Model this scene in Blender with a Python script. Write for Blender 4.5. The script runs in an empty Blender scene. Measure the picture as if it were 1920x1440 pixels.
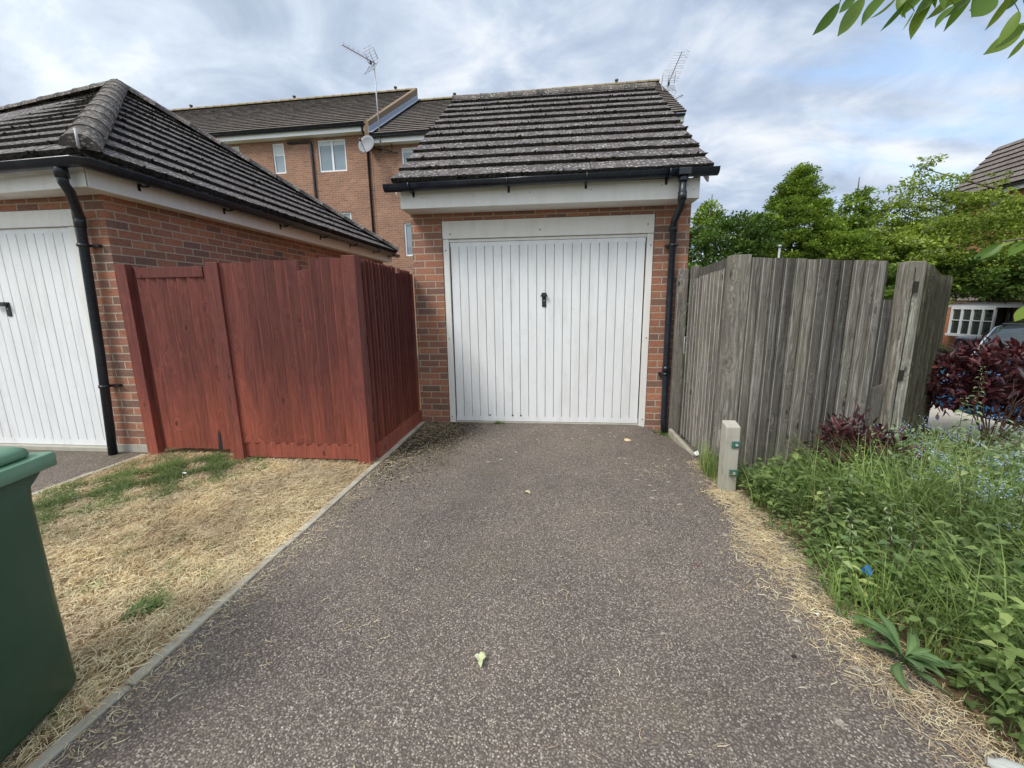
import bpy, math, random
import numpy as np
from mathutils import Vector, Matrix
R_ = math.radians
random.seed(7); rng = np.random.RandomState(11)
sc = bpy.context.scene
col = sc.collection

# ------------------------------------------------------------------ camera
cam = bpy.data.cameras.new('camera'); cam.sensor_width = 36; cam.lens = 36*778.6/1920
cam.clip_start = 0.02; cam.clip_end = 3000
co = bpy.data.objects.new('camera', cam); col.objects.link(co); sc.camera = co
_p, _y, _r = -.1895, -.1066, -.013
fw = Vector((math.sin(_y)*math.cos(_p), math.cos(_y)*math.cos(_p), math.sin(_p)))
r0 = Vector((math.cos(_y), -math.sin(_y), 0)); u0 = r0.cross(fw)
cr = r0*math.cos(_r)+u0*math.sin(_r); cu = -r0*math.sin(_r)+u0*math.cos(_r)
M = Matrix((cr, cu, -fw)).transposed().to_4x4(); M.translation = Vector((.1197, -4.708, 1.3823))
co.matrix_world = M
sc.view_settings.view_transform = 'Standard'; sc.view_settings.look = 'None'
sc.view_settings.exposure = 0.60; sc.view_settings.gamma = 1

# ------------------------------------------------------------------ node helper
def nd(nt, typ, ins=None, **props):
    n = nt.nodes.new(typ)
    for k, v in props.items(): setattr(n, k, v)
    for k, v in (ins or {}).items():
        s = n.inputs[k]
        if isinstance(v, bpy.types.NodeSocket): nt.links.new(v, s)
        elif isinstance(v, bpy.types.Node): nt.links.new(v.outputs[0], s)
        else:
            if s.type == 'RGBA' and len(v) == 3: v = (*v, 1)
            s.default_value = v
    return n
def mth(nt, op, a, b=0.0, c=0.0, clamp=False):
    return nd(nt, 'ShaderNodeMath', {0: a, 1: b, 2: c}, operation=op, use_clamp=clamp).outputs[0]
def mix(nt, f, a, b, blend='MIX'):
    n = nd(nt, 'ShaderNodeMix', {}, data_type='RGBA', blend_type=blend)
    for i, v in ((0, f), (6, a), (7, b)):
        s = n.inputs[i]
        if isinstance(v, bpy.types.NodeSocket): nt.links.new(v, s)
        elif i == 0: s.default_value = v
        else: s.default_value = (*v, 1) if len(v) == 3 else v
    return n.outputs[2]
def ramp(nt, f, stops, interp='LINEAR'):
    n = nd(nt, 'ShaderNodeValToRGB', {0: f}); cr_ = n.color_ramp; cr_.interpolation = interp
    while len(cr_.elements) < len(stops): cr_.elements.new(.5)
    for e, (p, c) in zip(cr_.elements, stops):
        e.position = p; e.color = (*c, 1) if len(c) == 3 else c
    return n.outputs[0]
def mr(nt, v, a, b, c=0.0, d=1.0, smooth=False):
    n = nd(nt, 'ShaderNodeMapRange', {0: v, 1: a, 2: b, 3: c, 4: d}, clamp=True)
    if smooth: n.interpolation_type = 'SMOOTHSTEP'
    return n.outputs[0]
def noise(nt, vec, scale, detail=4, rough=.55, dist=0.0, out=0):
    return nd(nt, 'ShaderNodeTexNoise', {'Vector': vec, 'Scale': scale, 'Detail': detail, 'Roughness': rough, 'Distortion': dist}).outputs[out]
def voro(nt, vec, scale, feature='F1', out='Distance', rnd=1.0):
    return nd(nt, 'ShaderNodeTexVoronoi', {'Vector': vec, 'Scale': scale, 'Randomness': rnd}, feature=feature).outputs[out]
def scl(nt, vec, s, loc=(0, 0, 0)):
    return nd(nt, 'ShaderNodeMapping', {'Vector': vec, 'Scale': s, 'Location': loc}).outputs[0]
def newmat(name):
    m = bpy.data.materials.new(name); m.use_nodes = True; nt = m.node_tree
    for n in list(nt.nodes): nt.nodes.remove(n)
    return m, nt
def finish(nt, color, rough=.8, bump=None, bstr=.3, bdist=.01, spec=.5, metal=0.0, trans=0.0, coat=0.0):
    ins = {'Base Color': color, 'Roughness': rough, 'Specular IOR Level': spec, 'Metallic': metal, 'Coat Weight': coat}
    if bump is not None:
        ins['Normal'] = nd(nt, 'ShaderNodeBump', {'Height': bump, 'Strength': bstr, 'Distance': bdist})
    b = nd(nt, 'ShaderNodeBsdfPrincipled', ins)
    o = b.outputs[0]
    if trans > 0:
        t = nd(nt, 'ShaderNodeBsdfTranslucent', {'Color': mix(nt, .5, color, (1.0, 1.0, .35), 'MULTIPLY') if not isinstance(color, tuple) else color})
        o = nd(nt, 'ShaderNodeMixShader', {0: trans, 1: b, 2: t}).outputs[0]
    nd(nt, 'ShaderNodeOutputMaterial', {0: o})
def pos(nt): return nd(nt, 'ShaderNodeNewGeometry').outputs['Position']
def uvn(nt): return nd(nt, 'ShaderNodeUVMap').outputs[0]
def rndattr(nt): return nd(nt, 'ShaderNodeAttribute', attribute_name='rnd').outputs['Fac']
def xyz(nt, v):
    s = nd(nt, 'ShaderNodeSeparateXYZ', {0: v}); return s.outputs[0], s.outputs[1], s.outputs[2]
def cxyz(nt, x=0.0, y=0.0, z=0.0): return nd(nt, 'ShaderNodeCombineXYZ', {0: x, 1: y, 2: z}).outputs[0]

# ------------------------------------------------------------------ sky, sun
SUN_EL, SUN_AZ = R_(50), R_(222)      # azimuth clockwise from +y: behind the camera, to its left
w = bpy.data.worlds.new('World'); sc.world = w; w.use_nodes = True; nt = w.node_tree
for n in list(nt.nodes): nt.nodes.remove(n)
sky = nd(nt, 'ShaderNodeTexSky', sky_type='NISHITA', sun_disc=False, sun_elevation=SUN_EL, sun_rotation=SUN_AZ, air_density=1.2, dust_density=1.5)
d = nd(nt, 'ShaderNodeTexCoord').outputs['Generated']
dx, dy, dz = xyz(nt, d)
den = mth(nt, 'ADD', mth(nt, 'MAXIMUM', dz, 0.0), .32)
px_ = mth(nt, 'DIVIDE', dx, den); py_ = mth(nt, 'DIVIDE', dy, den)
pv = cxyz(nt, px_, py_, 0.0)
pvr = nd(nt, 'ShaderNodeMapping', {'Vector': pv, 'Rotation': (0, 0, R_(-30)), 'Scale': (.95, 1.2, 1), 'Location': (1.4, 3.1, 0)}).outputs[0]
n1 = noise(nt, pvr, 1.1, 4, .5, .3)
n2 = noise(nt, pvr, 2.8, 7, .58, .7)
n3 = noise(nt, pvr, 8.0, 6, .6, .4)
nn = mth(nt, 'ADD', mth(nt, 'ADD', mth(nt, 'MULTIPLY', n1, .50), mth(nt, 'MULTIPLY', n2, .40)), mth(nt, 'MULTIPLY', n3, .12))
cloud = ramp(nt, nn, [(.40, (2.25, 2.8, 3.75)), (.47, (2.9, 3.52, 4.6)), (.53, (3.7, 4.35, 5.4)), (.57, (4.6, 5.15, 6.0)), (.64, (6.2, 6.5, 6.8))])
bn = noise(nt, nd(nt, 'ShaderNodeMapping', {'Vector': pv, 'Rotation': (0, 0, R_(-40)), 'Scale': (.8, 2.6, 1), 'Location': (3, 1, 0)}).outputs[0], 2.2, 7, .6, .5)
blue_f = mr(nt, mth(nt, 'ADD', mth(nt, 'MULTIPLY', dx, .5), bn), .70, .98, 0, .6, True)
skyb = mix(nt, .5, mix(nt, 1.0, sky.outputs[0], (1.7, 1.8, 1.9), 'MULTIPLY'), (3.1, 4.5, 6.6))
c = mix(nt, blue_f, cloud, skyb)
sd = Vector((math.sin(SUN_AZ)*math.cos(SUN_EL), math.cos(SUN_AZ)*math.cos(SUN_EL), math.sin(SUN_EL)))
dot = nd(nt, 'ShaderNodeVectorMath', {0: d, 1: tuple(sd)}, operation='DOT_PRODUCT').outputs['Value']
gl = mr(nt, dot, -.15, .9, 0, 1, True); glow = mth(nt, 'ADD', 1.0, mth(nt, 'MULTIPLY', gl, 1.0)); glg = mth(nt, 'ADD', 1.0, mth(nt, 'MULTIPLY', gl, .86)); glb = mth(nt, 'ADD', 1.0, mth(nt, 'MULTIPLY', gl, .58))
c = mix(nt, 1.0, c, nd(nt, 'ShaderNodeCombineColor', {0: glow, 1: glg, 2: glb}).outputs[0], 'MULTIPLY')
hor = mr(nt, dz, -.02, .0, 0, 1)
c = mix(nt, hor, (1.6, 1.6, 1.5), c)
bg = nd(nt, 'ShaderNodeBackground', {0: c, 1: .1})
nd(nt, 'ShaderNodeOutputWorld', {0: bg.outputs[0]})
sl = bpy.data.lights.new('sun', 'SUN'); sl.energy = 1.9; sl.angle = R_(18); sl.color = (1, .96, .9)
so = bpy.data.objects.new('sun', sl); col.objects.link(so)
so.rotation_euler = sd.to_track_quat('Z', 'Y').to_euler()
sc.cycles.max_bounces = 6; sc.cycles.diffuse_bounces = 3; sc.cycles.glossy_bounces = 2
sc.cycles.transmission_bounces = 2; sc.cycles.transparent_max_bounces = 4; sc.cycles.use_denoising = True

# ------------------------------------------------------------------ materials
MT = {}
flat_q = None
def brick_mat(name, stops, mortar, bw=.225, bh=.075):
    m, nt = newmat(name); MT[name] = m
    u, v, _ = xyz(nt, uvn(nt))
    row = mth(nt, 'FLOOR', mth(nt, 'DIVIDE', v, bh))
    odd = mth(nt, 'MODULO', mth(nt, 'ADD', row, 200.0), 2.0)
    uu = mth(nt, 'ADD', mth(nt, 'DIVIDE', u, bw), mth(nt, 'MULTIPLY', odd, .5))
    cl = mth(nt, 'FLOOR', uu)
    wn = nd(nt, 'ShaderNodeTexWhiteNoise', {'Vector': cxyz(nt, cl, row, 1.0)}, noise_dimensions='3D')
    P = pos(nt)
    fu = mth(nt, 'SUBTRACT', uu, cl); fv = mth(nt, 'SUBTRACT', mth(nt, 'DIVIDE', v, bh), row)
    wob = mth(nt, 'MULTIPLY', mth(nt, 'SUBTRACT', noise(nt, P, 45, 3), .5), .0045)
    eu = mth(nt, 'MULTIPLY', mth(nt, 'MINIMUM', fu, mth(nt, 'SUBTRACT', 1.0, fu)), bw)
    ev = mth(nt, 'MULTIPLY', mth(nt, 'MINIMUM', fv, mth(nt, 'SUBTRACT', 1.0, fv)), bh)
    e = mth(nt, 'ADD', mth(nt, 'MINIMUM', eu, ev), wob)
    mask = mr(nt, e, .0050, .0072)
    base = ramp(nt, wn.outputs[0], stops)
    n = noise(nt, scl(nt, P, (1, 1, 3)), 22, 6, .7)
    base = mix(nt, 1.0, base, ramp(nt, n, [(.28, (.62, .60, .6)), (.5, (1, 1, 1)), (.75, (1.3, 1.22, 1.12))]), 'MULTIPLY')
    sp = noise(nt, P, 160, 2); base = mix(nt, mr(nt, sp, .62, .72, 0, .5), base, (.10, .06, .05))
    mo = mix(nt, noise(nt, P, 30, 4), tuple(x*.72 for x in mortar), tuple(min(1, x*1.2) for x in mortar))
    c = mix(nt, mask, mo, base)
    big = noise(nt, P, 1.3, 4)
    c = mix(nt, 1.0, c, ramp(nt, big, [(.3, (.86, .86, .86)), (.7, (1.1, 1.1, 1.1))]), 'MULTIPLY')
    h = mth(nt, 'ADD', mask, mth(nt, 'MULTIPLY', noise(nt, P, 90, 4), .35))
    finish(nt, c, .9, h, .6, .006, spec=.25)
brick_mat('brick', [(0, (.38, .165, .103)), (.25, (.28, .135, .092)), (.45, (.42, .19, .118)), (.62, (.27, .138, .100)), (.8, (.20, .122, .098)), (.9, (.33, .155, .112)), (1, (.20, .12, .10))], (.44, .36, .275))
brick_mat('brick_terrace', [(0, (.33, .175, .12)), (.4, (.28, .155, .11)), (.7, (.37, .20, .135)), (.9, (.23, .135, .105)), (1, (.32, .17, .115))], (.41, .30, .22))
brick_mat('brick_orange', [(0, (.46, .18, .085)), (.4, (.37, .14, .07)), (.7, (.50, .21, .10)), (1, (.34, .14, .09))], (.40, .30, .2))

def tile_mat(name, base, lich=.5, tw=.33, patch=1.0):
    m, nt = newmat(name); MT[name] = m
    P = pos(nt); r0_ = rndattr(nt)
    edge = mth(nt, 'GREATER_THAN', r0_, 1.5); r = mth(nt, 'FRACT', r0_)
    c = mix(nt, r, tuple(x*.9 for x in base), tuple(x*1.12 for x in base))
    n = noise(nt, P, 7, 6, .7); c = mix(nt, 1.0, c, ramp(nt, n, [(.3, (.74, .72, .74)), (.7, (1.28, 1.25, 1.22))]), 'MULTIPLY')
    fine = noise(nt, P, 95, 5, .7); c = mix(nt, 1.0, c, ramp(nt, fine, [(.35, (.7, .7, .7)), (.65, (1.35, 1.33, 1.3))]), 'MULTIPLY')
    dP = nd(nt, 'ShaderNodeVectorMath', {0: P, 1: nd(nt, 'ShaderNodeTexNoise', {'Vector': P, 'Scale': 30.0}).outputs[1]}, operation='ADD').outputs[0]
    v = nd(nt, 'ShaderNodeTexVoronoi', {'Vector': scl(nt, P, (1, 1, 1.6)), 'Scale': 27.0}, feature='F1')
    sel = noise(nt, P, 3.5, 4, .6); rc = xyz(nt, v.outputs['Color'])[0]
    on = mth(nt, 'LESS_THAN', rc, mr(nt, sel, .30, .62, .22, .75))
    dd = mth(nt, 'ADD', v.outputs['Distance'], mth(nt, 'MULTIPLY', fine, .35))
    spot = mth(nt, 'MULTIPLY', mth(nt, 'MULTIPLY', on, mr(nt, dd, .50, .62, 1, 0)), lich)
    c = mix(nt, spot, c, mix(nt, xyz(nt, v.outputs['Color'])[1], (.24, .23, .22), (.64, .62, .58)))
    lp = mth(nt, 'MULTIPLY', mr(nt, noise(nt, P, 18, 6, .75), .52, .66), lich*.55*patch)
    c = mix(nt, lp, c, (.27, .26, .24))
    g = noise(nt, P, 5.0, 5, .7); c = mix(nt, mr(nt, g, .60, .75, 0, .3), c, (.12, .125, .05))
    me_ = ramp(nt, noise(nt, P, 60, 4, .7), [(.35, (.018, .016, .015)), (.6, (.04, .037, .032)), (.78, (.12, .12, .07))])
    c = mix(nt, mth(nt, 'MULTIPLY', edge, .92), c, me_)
    finish(nt, c, .95, mth(nt, 'ADD', fine, spot), .5, .006, spec=.15)
tile_mat('roof_tile', (.100, .090, .094), .72)
tile_mat('roof_tile_far', (.150, .130, .120), .4)
tile_mat('ridge_tile', (.115, .103, .096), .6)

m, nt = newmat('moss'); MT['moss'] = m
P = pos(nt); c = ramp(nt, noise(nt, P, 40, 4), [(.3, (.020, .018, .016)), (.6, (.042, .038, .028)), (.8, (.11, .105, .055))])
finish(nt, c, 1, noise(nt, P, 150, 3), .8, .006, spec=.1)
m, nt = newmat('ridge_mortar'); MT['ridge_mortar'] = m
P = pos(nt); finish(nt, ramp(nt, noise(nt, P, 20, 5), [(.3, (.20, .15, .085)), (.7, (.33, .27, .16))]), .95, noise(nt, P, 60, 4), .4, .01)

def paint_mat(name, base, dirt, amt, rough=.45, streak=True, spec=.5):
    m, nt = newmat(name); MT[name] = m
    P = pos(nt)
    a = noise(nt, scl(nt, P, (6, 6, 1.2)) if streak else P, 1.6 if streak else 4, 6, .65)
    b = noise(nt, P, 9, 6, .75)
    f = mth(nt, 'ADD', mr(nt, a, .45, .75, 0, amt), mr(nt, b, .55, .78, 0, amt*.8))
    c = mix(nt, f, base, dirt)
    sp = mth(nt, 'LESS_THAN', voro(nt, P, 14), .035); c = mix(nt, mth(nt, 'MULTIPLY', sp, .5), c, (.3, .26, .2))
    finish(nt, c, mr(nt, b, .3, .7, rough-.08, rough+.15), noise(nt, P, 50, 3), .06, .004, spec=spec)
paint_mat('white_door', (.80, .81, .82), (.55, .53, .49), .40, .42)
paint_mat('white_frame', (.78, .765, .73), (.54, .50, .43), .36, .55)
paint_mat('fascia', (.80, .785, .755), (.54, .50, .44), .28, .5)
paint_mat('white_upvc', (.80, .81, .83), (.6, .6, .58), .12, .35)
paint_mat('black_plastic', (.010, .014, .022), (.05, .055, .06), .3, .28)
paint_mat('charcoal', (.02, .02, .024), (.05, .05, .05), .3, .4)
paint_mat('green_bin', (.030, .080, .044), (.05, .11, .062), .35, .36)
paint_mat('green_bin_lid', (.12, .245, .155), (.17, .30, .20), .4, .34)
paint_mat('steel', (.42, .42, .43), (.25, .22, .2), .35, .4)
paint_mat('concrete', (.42, .40, .34), (.24, .23, .18), .55, .9, spec=.2)
paint_mat('concrete_edging', (.43, .40, .33), (.24, .215, .165), .8, .9, False, .2)
paint_mat('lead', (.30, .34, .42), (.2, .22, .27), .5, .5)
paint_mat('pavement', (.50, .45, .38), (.36, .32, .27), .5, .9, False, .2)
paint_mat('rubber', (.02, .02, .02), (.03, .03, .03), .2, .8)
paint_mat('green_paint', (.05, .13, .10), (.08, .16, .12), .3, .4)

def wood_mat(name, red, gain=(1, 1, 1)):
    m, nt = newmat(name); MT[name] = m
    P = pos(nt); r = rndattr(nt); x, y, z = xyz(nt, P)
    U = uvn(nt); uu, vv, _ = xyz(nt, U); isb = mth(nt, 'GREATER_THAN', vv, 50.0)
    arris = mth(nt, 'MULTIPLY', isb, mr(nt, uu, .02, .08, 1, 0)); lap_shade = mth(nt, 'MULTIPLY', isb, mr(nt, uu, .76, .86, 0, 1))  # dark lap line: shade beside the next board, painted into the colour
    off = cxyz(nt, mth(nt, 'MULTIPLY', r, 37.0), mth(nt, 'MULTIPLY', r, 11.0), mth(nt, 'MULTIPLY', r, 5.0))
    Q = nd(nt, 'ShaderNodeVectorMath', {0: P, 1: off}, operation='ADD').outputs[0]
    kv = nd(nt, 'ShaderNodeTexVoronoi', {'Vector': scl(nt, Q, (8, 8, 4.2)), 'Scale': 1.0}, feature='F1')
    kon = mth(nt, 'LESS_THAN', xyz(nt, kv.outputs['Color'])[0], .42); kd = kv.outputs['Distance']
    knot = mth(nt, 'MULTIPLY', kon, mr(nt, mth(nt, 'ADD', kd, mth(nt, 'MULTIPLY', noise(nt, Q, 50, 3), .05)), .08, .19, 1, 0, True))
    halo = mth(nt, 'MULTIPLY', kon, mr(nt, kd, .1, .5, 1, 0, True))
    warp = noise(nt, scl(nt, Q, (1, 1, .35)), 5, 3, .5)
    wv = mth(nt, 'ADD', mth(nt, 'MULTIPLY', warp, .10), mth(nt, 'MULTIPLY', halo, .05))
    Q2 = nd(nt, 'ShaderNodeVectorMath', {0: Q, 1: cxyz(nt, wv, wv, 0.0)}, operation='ADD').outputs[0]
    g1 = noise(nt, scl(nt, Q2, (60, 60, 1.6)), 1.0, 6, .7)
    g2 = noise(nt, scl(nt, Q2, (210, 210, 5)), 1.0, 4, .6)
    sawn = noise(nt, scl(nt, Q, (6, 6, 130)), 1.0, 2, .5)
    blot = noise(nt, scl(nt, Q, (2.8, 2.8, 1.1)), 1.0, 6, .65)
    blot2 = noise(nt, scl(nt, Q, (9, 9, 4)), 1.0, 6, .7)
    if red:
        lo = mix(nt, blot, (.25, .066, .043), (.32, .092, .060))
        hi = mix(nt, blot, (.125, .037, .031), (.175, .050, .041))
        f = mr(nt, mth(nt, 'ADD', z, mth(nt, 'MULTIPLY', mth(nt, 'SUBTRACT', blot, .5), 1.8)), .05, 1.05, 0, 1, True)
        c = mix(nt, f, lo, hi)
        c = mix(nt, mr(nt, noise(nt, scl(nt, Q, (8, 8, 1.5)), 1.0, 6, .75), .50, .76, 0, .5), c, (.085, .028, .024))
        c = mix(nt, mr(nt, blot2, .56, .76, 0, .55), c, (.30, .095, .065))
        c = mix(nt, mr(nt, sawn, .64, .78, 0, .12), c, (.34, .13, .095))
        c = mix(nt, 1.0, c, ramp(nt, g1, [(.32, (.60, .58, .58)), (.62, (1.15, 1.15, 1.15))]), 'MULTIPLY')
        c = mix(nt, 1.0, c, mix(nt, r, (.72, .72, .74), (1.22, 1.20, 1.16)), 'MULTIPLY')
        c = mix(nt, mth(nt, 'MULTIPLY', knot, .7), c, (.045, .016, .014))
        c = mix(nt, mth(nt, 'MULTIPLY', arris, mr(nt, blot2, .35, .6, .1, .6)), c, (.30, .085, .055))
        c = mix(nt, mth(nt, 'MULTIPLY', lap_shade, .65), c, (.045, .015, .014))
        ro = .62
    else:
        c = ramp(nt, g1, [(.27, (.040, .037, .034)), (.41, (.105, .098, .089)), (.54, (.20, .19, .173)), (.70, (.40, .385, .355))])
        c = mix(nt, mr(nt, blot, .40, .62, 0, .72), c, mix(nt, g1, (.05, .046, .040), (.165, .152, .132)))
        c = mix(nt, mr(nt, noise(nt, scl(nt, Q, (5, 5, .8)), 1.0, 4), .55, .75, 0, .45), c, (.15, .15, .10))
        c = mix(nt, mr(nt, blot2, .55, .72, 0, .45), c, mix(nt, g2, (.16, .15, .13), (.40, .385, .35)))
        c = mix(nt, 1.0, c, mix(nt, r, (.58, .58, .59), (1.38, 1.36, 1.33)), 'MULTIPLY')
        c = mix(nt, mr(nt, g2, .57, .66, 0, .6), c, (.035, .031, .027))
        c = mix(nt, mr(nt, sawn, .62, .75, 0, .25), c, (.30, .28, .25))
        c = mix(nt, mth(nt, 'MULTIPLY', knot, .88), c, (.030, .025, .020))
        c = mix(nt, mth(nt, 'MULTIPLY', arris, mr(nt, blot2, .33, .52, .25, .95)), c, (.50, .485, .44))
        c = mix(nt, mth(nt, 'MULTIPLY', lap_shade, .85), c, (.028, .025, .022))
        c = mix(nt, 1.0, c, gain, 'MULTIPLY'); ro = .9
    h = mth(nt, 'SUBTRACT', mth(nt, 'ADD', mth(nt, 'MULTIPLY', g1, .9), mth(nt, 'MULTIPLY', g2, .6)), mth(nt, 'MULTIPLY', knot, .5))
    finish(nt, c, ro, h, .55 if red else .9, .005, spec=.3)
wood_mat('wood_red', True); wood_mat('wood_grey', False, (1.04, 1.02, .99)); wood_mat('wood_pale', False, (1.18, 1.17, 1.10)); wood_mat('wood_mossy_shaded', False, (.50, .51, .42))  # last one: algae green, with the splayed panel's shade put into the colour

def asphalt(name):
    m, nt = newmat(name); MT[name] = m
    P = pos(nt); x, y, z = xyz(nt, P)
    Pf = cxyz(nt, x, y, 0.0)
    wp = nd(nt, 'ShaderNodeTexNoise', {'Vector': Pf, 'Scale': 40.0, 'Detail': 2.0}).outputs[1]
    Pw = nd(nt, 'ShaderNodeVectorMath', {0: Pf, 1: nd(nt, 'ShaderNodeVectorMath', {0: wp, 1: (.010, .010, 0)}, operation='MULTIPLY').outputs[0]}, operation='ADD').outputs[0]
    vcol = nd(nt, 'ShaderNodeTexVoronoi', {'Vector': Pw, 'Scale': 135.0}, feature='F1')
    s = xyz(nt, vcol.outputs['Color'])[0]
    dist = vcol.outputs['Distance']
    stone = ramp(nt, s, [(0, (.128, .110, .098)), (.45, (.187, .164, .146)), (.75, (.243, .217, .193)), (.9, (.32, .29, .26)), (1, (.47, .43, .38))])
    c = mix(nt, mr(nt, dist, .38, .62), stone, (.092, .080, .075))
    v2 = nd(nt, 'ShaderNodeTexVoronoi', {'Vector': Pw, 'Scale': 125.0}, feature='F1')
    pale = mth(nt, 'MULTIPLY', mth(nt, 'GREATER_THAN', xyz(nt, v2.outputs['Color'])[1], .86), mr(nt, v2.outputs['Distance'], .28, .42, 1, 0))
    c = mix(nt, mth(nt, 'MULTIPLY', pale, .75), c, (.47, .44, .39))
    b1 = noise(nt, Pf, .9, 6, .6, .3); b2 = noise(nt, Pf, 3.5, 5, .65)
    c = mix(nt, 1.0, c, ramp(nt, b1, [(.3, (.84, .82, .83)), (.5, (1.02, 1.0, .99)), (.72, (1.22, 1.19, 1.15))]), 'MULTIPLY')
    c = mix(nt, mr(nt, b2, .45, .75, 0, .25), c, (.235, .20, .165))
    b3 = noise(nt, cxyz(nt, mth(nt, 'ADD', x, 7.0), y, 0.0), 1.7, 6, .7, .5); c = mix(nt, mth(nt, 'MULTIPLY', mr(nt, b3, .55, .72, 0, .55), mr(nt, noise(nt, Pf, 50, 4), .4, .6)), c, (.13, .115, .065))
    b4 = noise(nt, scl(nt, Pf, (1, .35, 1), (4, 2, 0)), 2.4, 4, .6); c = mix(nt, mr(nt, b4, .55, .72, 0, .28), c, (.085, .075, .072))
    # brown moss and silt gathered beside the red fence and along both edges
    el = mr(nt, mth(nt, 'ADD', x, mth(nt, 'MULTIPLY', mth(nt, 'SUBTRACT', b2, .5), .9)), -1.25, -.55, 1, 0, True)
    ey = mr(nt, y, -1.9, -.7, 0, 1, True)
    mo = mth(nt, 'MULTIPLY', mth(nt, 'MULTIPLY', el, ey), mr(nt, noise(nt, Pf, 22, 5, .7), .38, .56))
    c = mix(nt, mth(nt, 'MULTIPLY', mo, .95), c, mix(nt, noise(nt, Pf, 60, 3), (.045, .036, .020), (.14, .11, .06)))
    # pale lichen spots
    vsn = nd(nt, 'ShaderNodeTexVoronoi', {'Vector': cxyz(nt, mth(nt, 'ADD', x, mth(nt, 'MULTIPLY', b2, .06)), y, 0.0), 'Scale': 9.0}, feature='F1')
    pick = mth(nt, 'LESS_THAN', xyz(nt, vsn.outputs['Color'])[2], mr(nt, mth(nt, 'ADD', mr(nt, x, -.8, .9), mr(nt, y, -2.2, -.8)), .8, 1.9, .0, .34))
    ls = mth(nt, 'MULTIPLY', pick, mr(nt, mth(nt, 'ADD', vsn.outputs['Distance'], mth(nt, 'MULTIPLY', noise(nt, Pf, 80, 4, .7), .30)), .24, .31, 1, 0))
    c = mix(nt, mth(nt, 'MULTIPLY', ls, .62), c, (.47, .44, .38))
    c = mix(nt, 1.0, c, (1.05, 1.01, .97), 'MULTIPLY')
    h = mth(nt, 'SUBTRACT', 1.0, dist)
    finish(nt, c, .88, h, .75, .006, spec=.3)
asphalt('asphalt')

m, nt = newmat('soil'); MT['soil'] = m
P = pos(nt); c = ramp(nt, noise(nt, P, 14, 6, .7), [(.3, (.05, .035, .022)), (.5, (.12, .085, .052)), (.7, (.24, .175, .10))])
finish(nt, c, 1, noise(nt, P, 60, 4), .8, .015, spec=.1)
m, nt = newmat('dead_turf'); MT['dead_turf'] = m
P = pos(nt); n = noise(nt, P, 30, 6, .75, .5)
c = ramp(nt, n, [(.28, (.075, .050, .028)), (.42, (.17, .115, .06)), (.6, (.36, .26, .14)), (.8, (.52, .41, .25))])
c = mix(nt, mr(nt, noise(nt, P, 2.0, 5, .6), .5, .75, 0, .45), c, (.22, .13, .06))
finish(nt, c, 1, n, .9, .02, spec=.1)
m, nt = newmat('grass_ground'); MT['grass_ground'] = m
P = pos(nt); n = noise(nt, P, 12, 6, .7)
finish(nt, ramp(nt, n, [(.3, (.03, .05, .014)), (.6, (.07, .11, .03)), (.8, (.14, .15, .06))]), 1, n, .8, .03, spec=.1)
m, nt = newmat('field'); MT['field'] = m
P = pos(nt); n = noise(nt, P, .4, 6, .6)
finish(nt, ramp(nt, n, [(.35, (.10, .12, .05)), (.65, (.17, .16, .10))]), 1, spec=.1)

def leaf_mat(name, stops, trans=.3, rough=.55, var=.25, spec=.4):
    g_ = {'tree_dark': 1.4, 'tree_mid': 1.4, 'tree_light': 1.25}.get(name, 1); stops = [(p, tuple(min(.8, q*g_) for q in c_)) for p, c_ in stops]
    m, nt = newmat(name); MT[name] = m
    c = ramp(nt, rndattr(nt), stops)
    n = noise(nt, pos(nt), 2.2, 3)
    c = mix(nt, 1.0, c, ramp(nt, n, [(.3, (1-var,)*3), (.7, (1+var, 1+var, 1+var*.5))]), 'MULTIPLY')
    finish(nt, c, rough, trans=trans, spec=spec)
leaf_mat('straw', [(0, (.40, .285, .165)), (.3, (.60, .46, .29)), (.6, (.74, .61, .41)), (.85, (.86, .76, .57)), (.93, (.76, .62, .44)), (1, (.42, .26, .16))], .12, .75)
leaf_mat('grass', [(0, (.09, .15, .04)), (.4, (.16, .25, .065)), (.7, (.25, .35, .10)), (.9, (.35, .44, .16)), (1, (.60, .53, .32))], .35)
leaf_mat('short_grass', [(0, (.07, .13, .035)), (.5, (.13, .21, .06)), (.85, (.21, .28, .09)), (1, (.50, .40, .22))], .3)
leaf_mat('weed_leaf', [(0, (.08, .13, .045)), (.5, (.15, .225, .075)), (.85, (.24, .33, .105)), (1, (.38, .43, .17))], .32)
leaf_mat('nettle_leaf', [(0, (.11, .17, .08)), (.5, (.18, .26, .115)), (1, (.40, .45, .27))], .25)
leaf_mat('plantain_leaf', [(0, (.075, .14, .055)), (.5, (.12, .21, .08)), (1, (.22, .32, .15))], .28, .6)
leaf_mat('pale_leaf', [(0, (.12, .19, .10)), (.5, (.20, .29, .16)), (1, (.34, .41, .26))], .25, .7)
leaf_mat('flower_blue', [(0, (.24, .33, .72)), (.5, (.36, .46, .82)), (1, (.62, .68, .9))], .2)
leaf_mat('tree_dark', [(0, (.03, .06, .014)), (.5, (.065, .12, .026)), (.85, (.13, .20, .042)), (1, (.21, .29, .07))], .35, .5)
leaf_mat('tree_mid', [(0, (.055, .095, .016)), (.5, (.13, .20, .030)), (.85, (.23, .32, .052)), (1, (.33, .42, .09))], .4, .5)
leaf_mat('tree_light', [(0, (.08, .12, .022)), (.4, (.17, .235, .04)), (.8, (.30, .375, .075)), (1, (.42, .49, .13))], .45, .5)
leaf_mat('cherry_leaf', [(0, (.07, .15, .02)), (.5, (.13, .23, .03)), (1, (.24, .33, .05))], .5, .4, .1)
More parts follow.
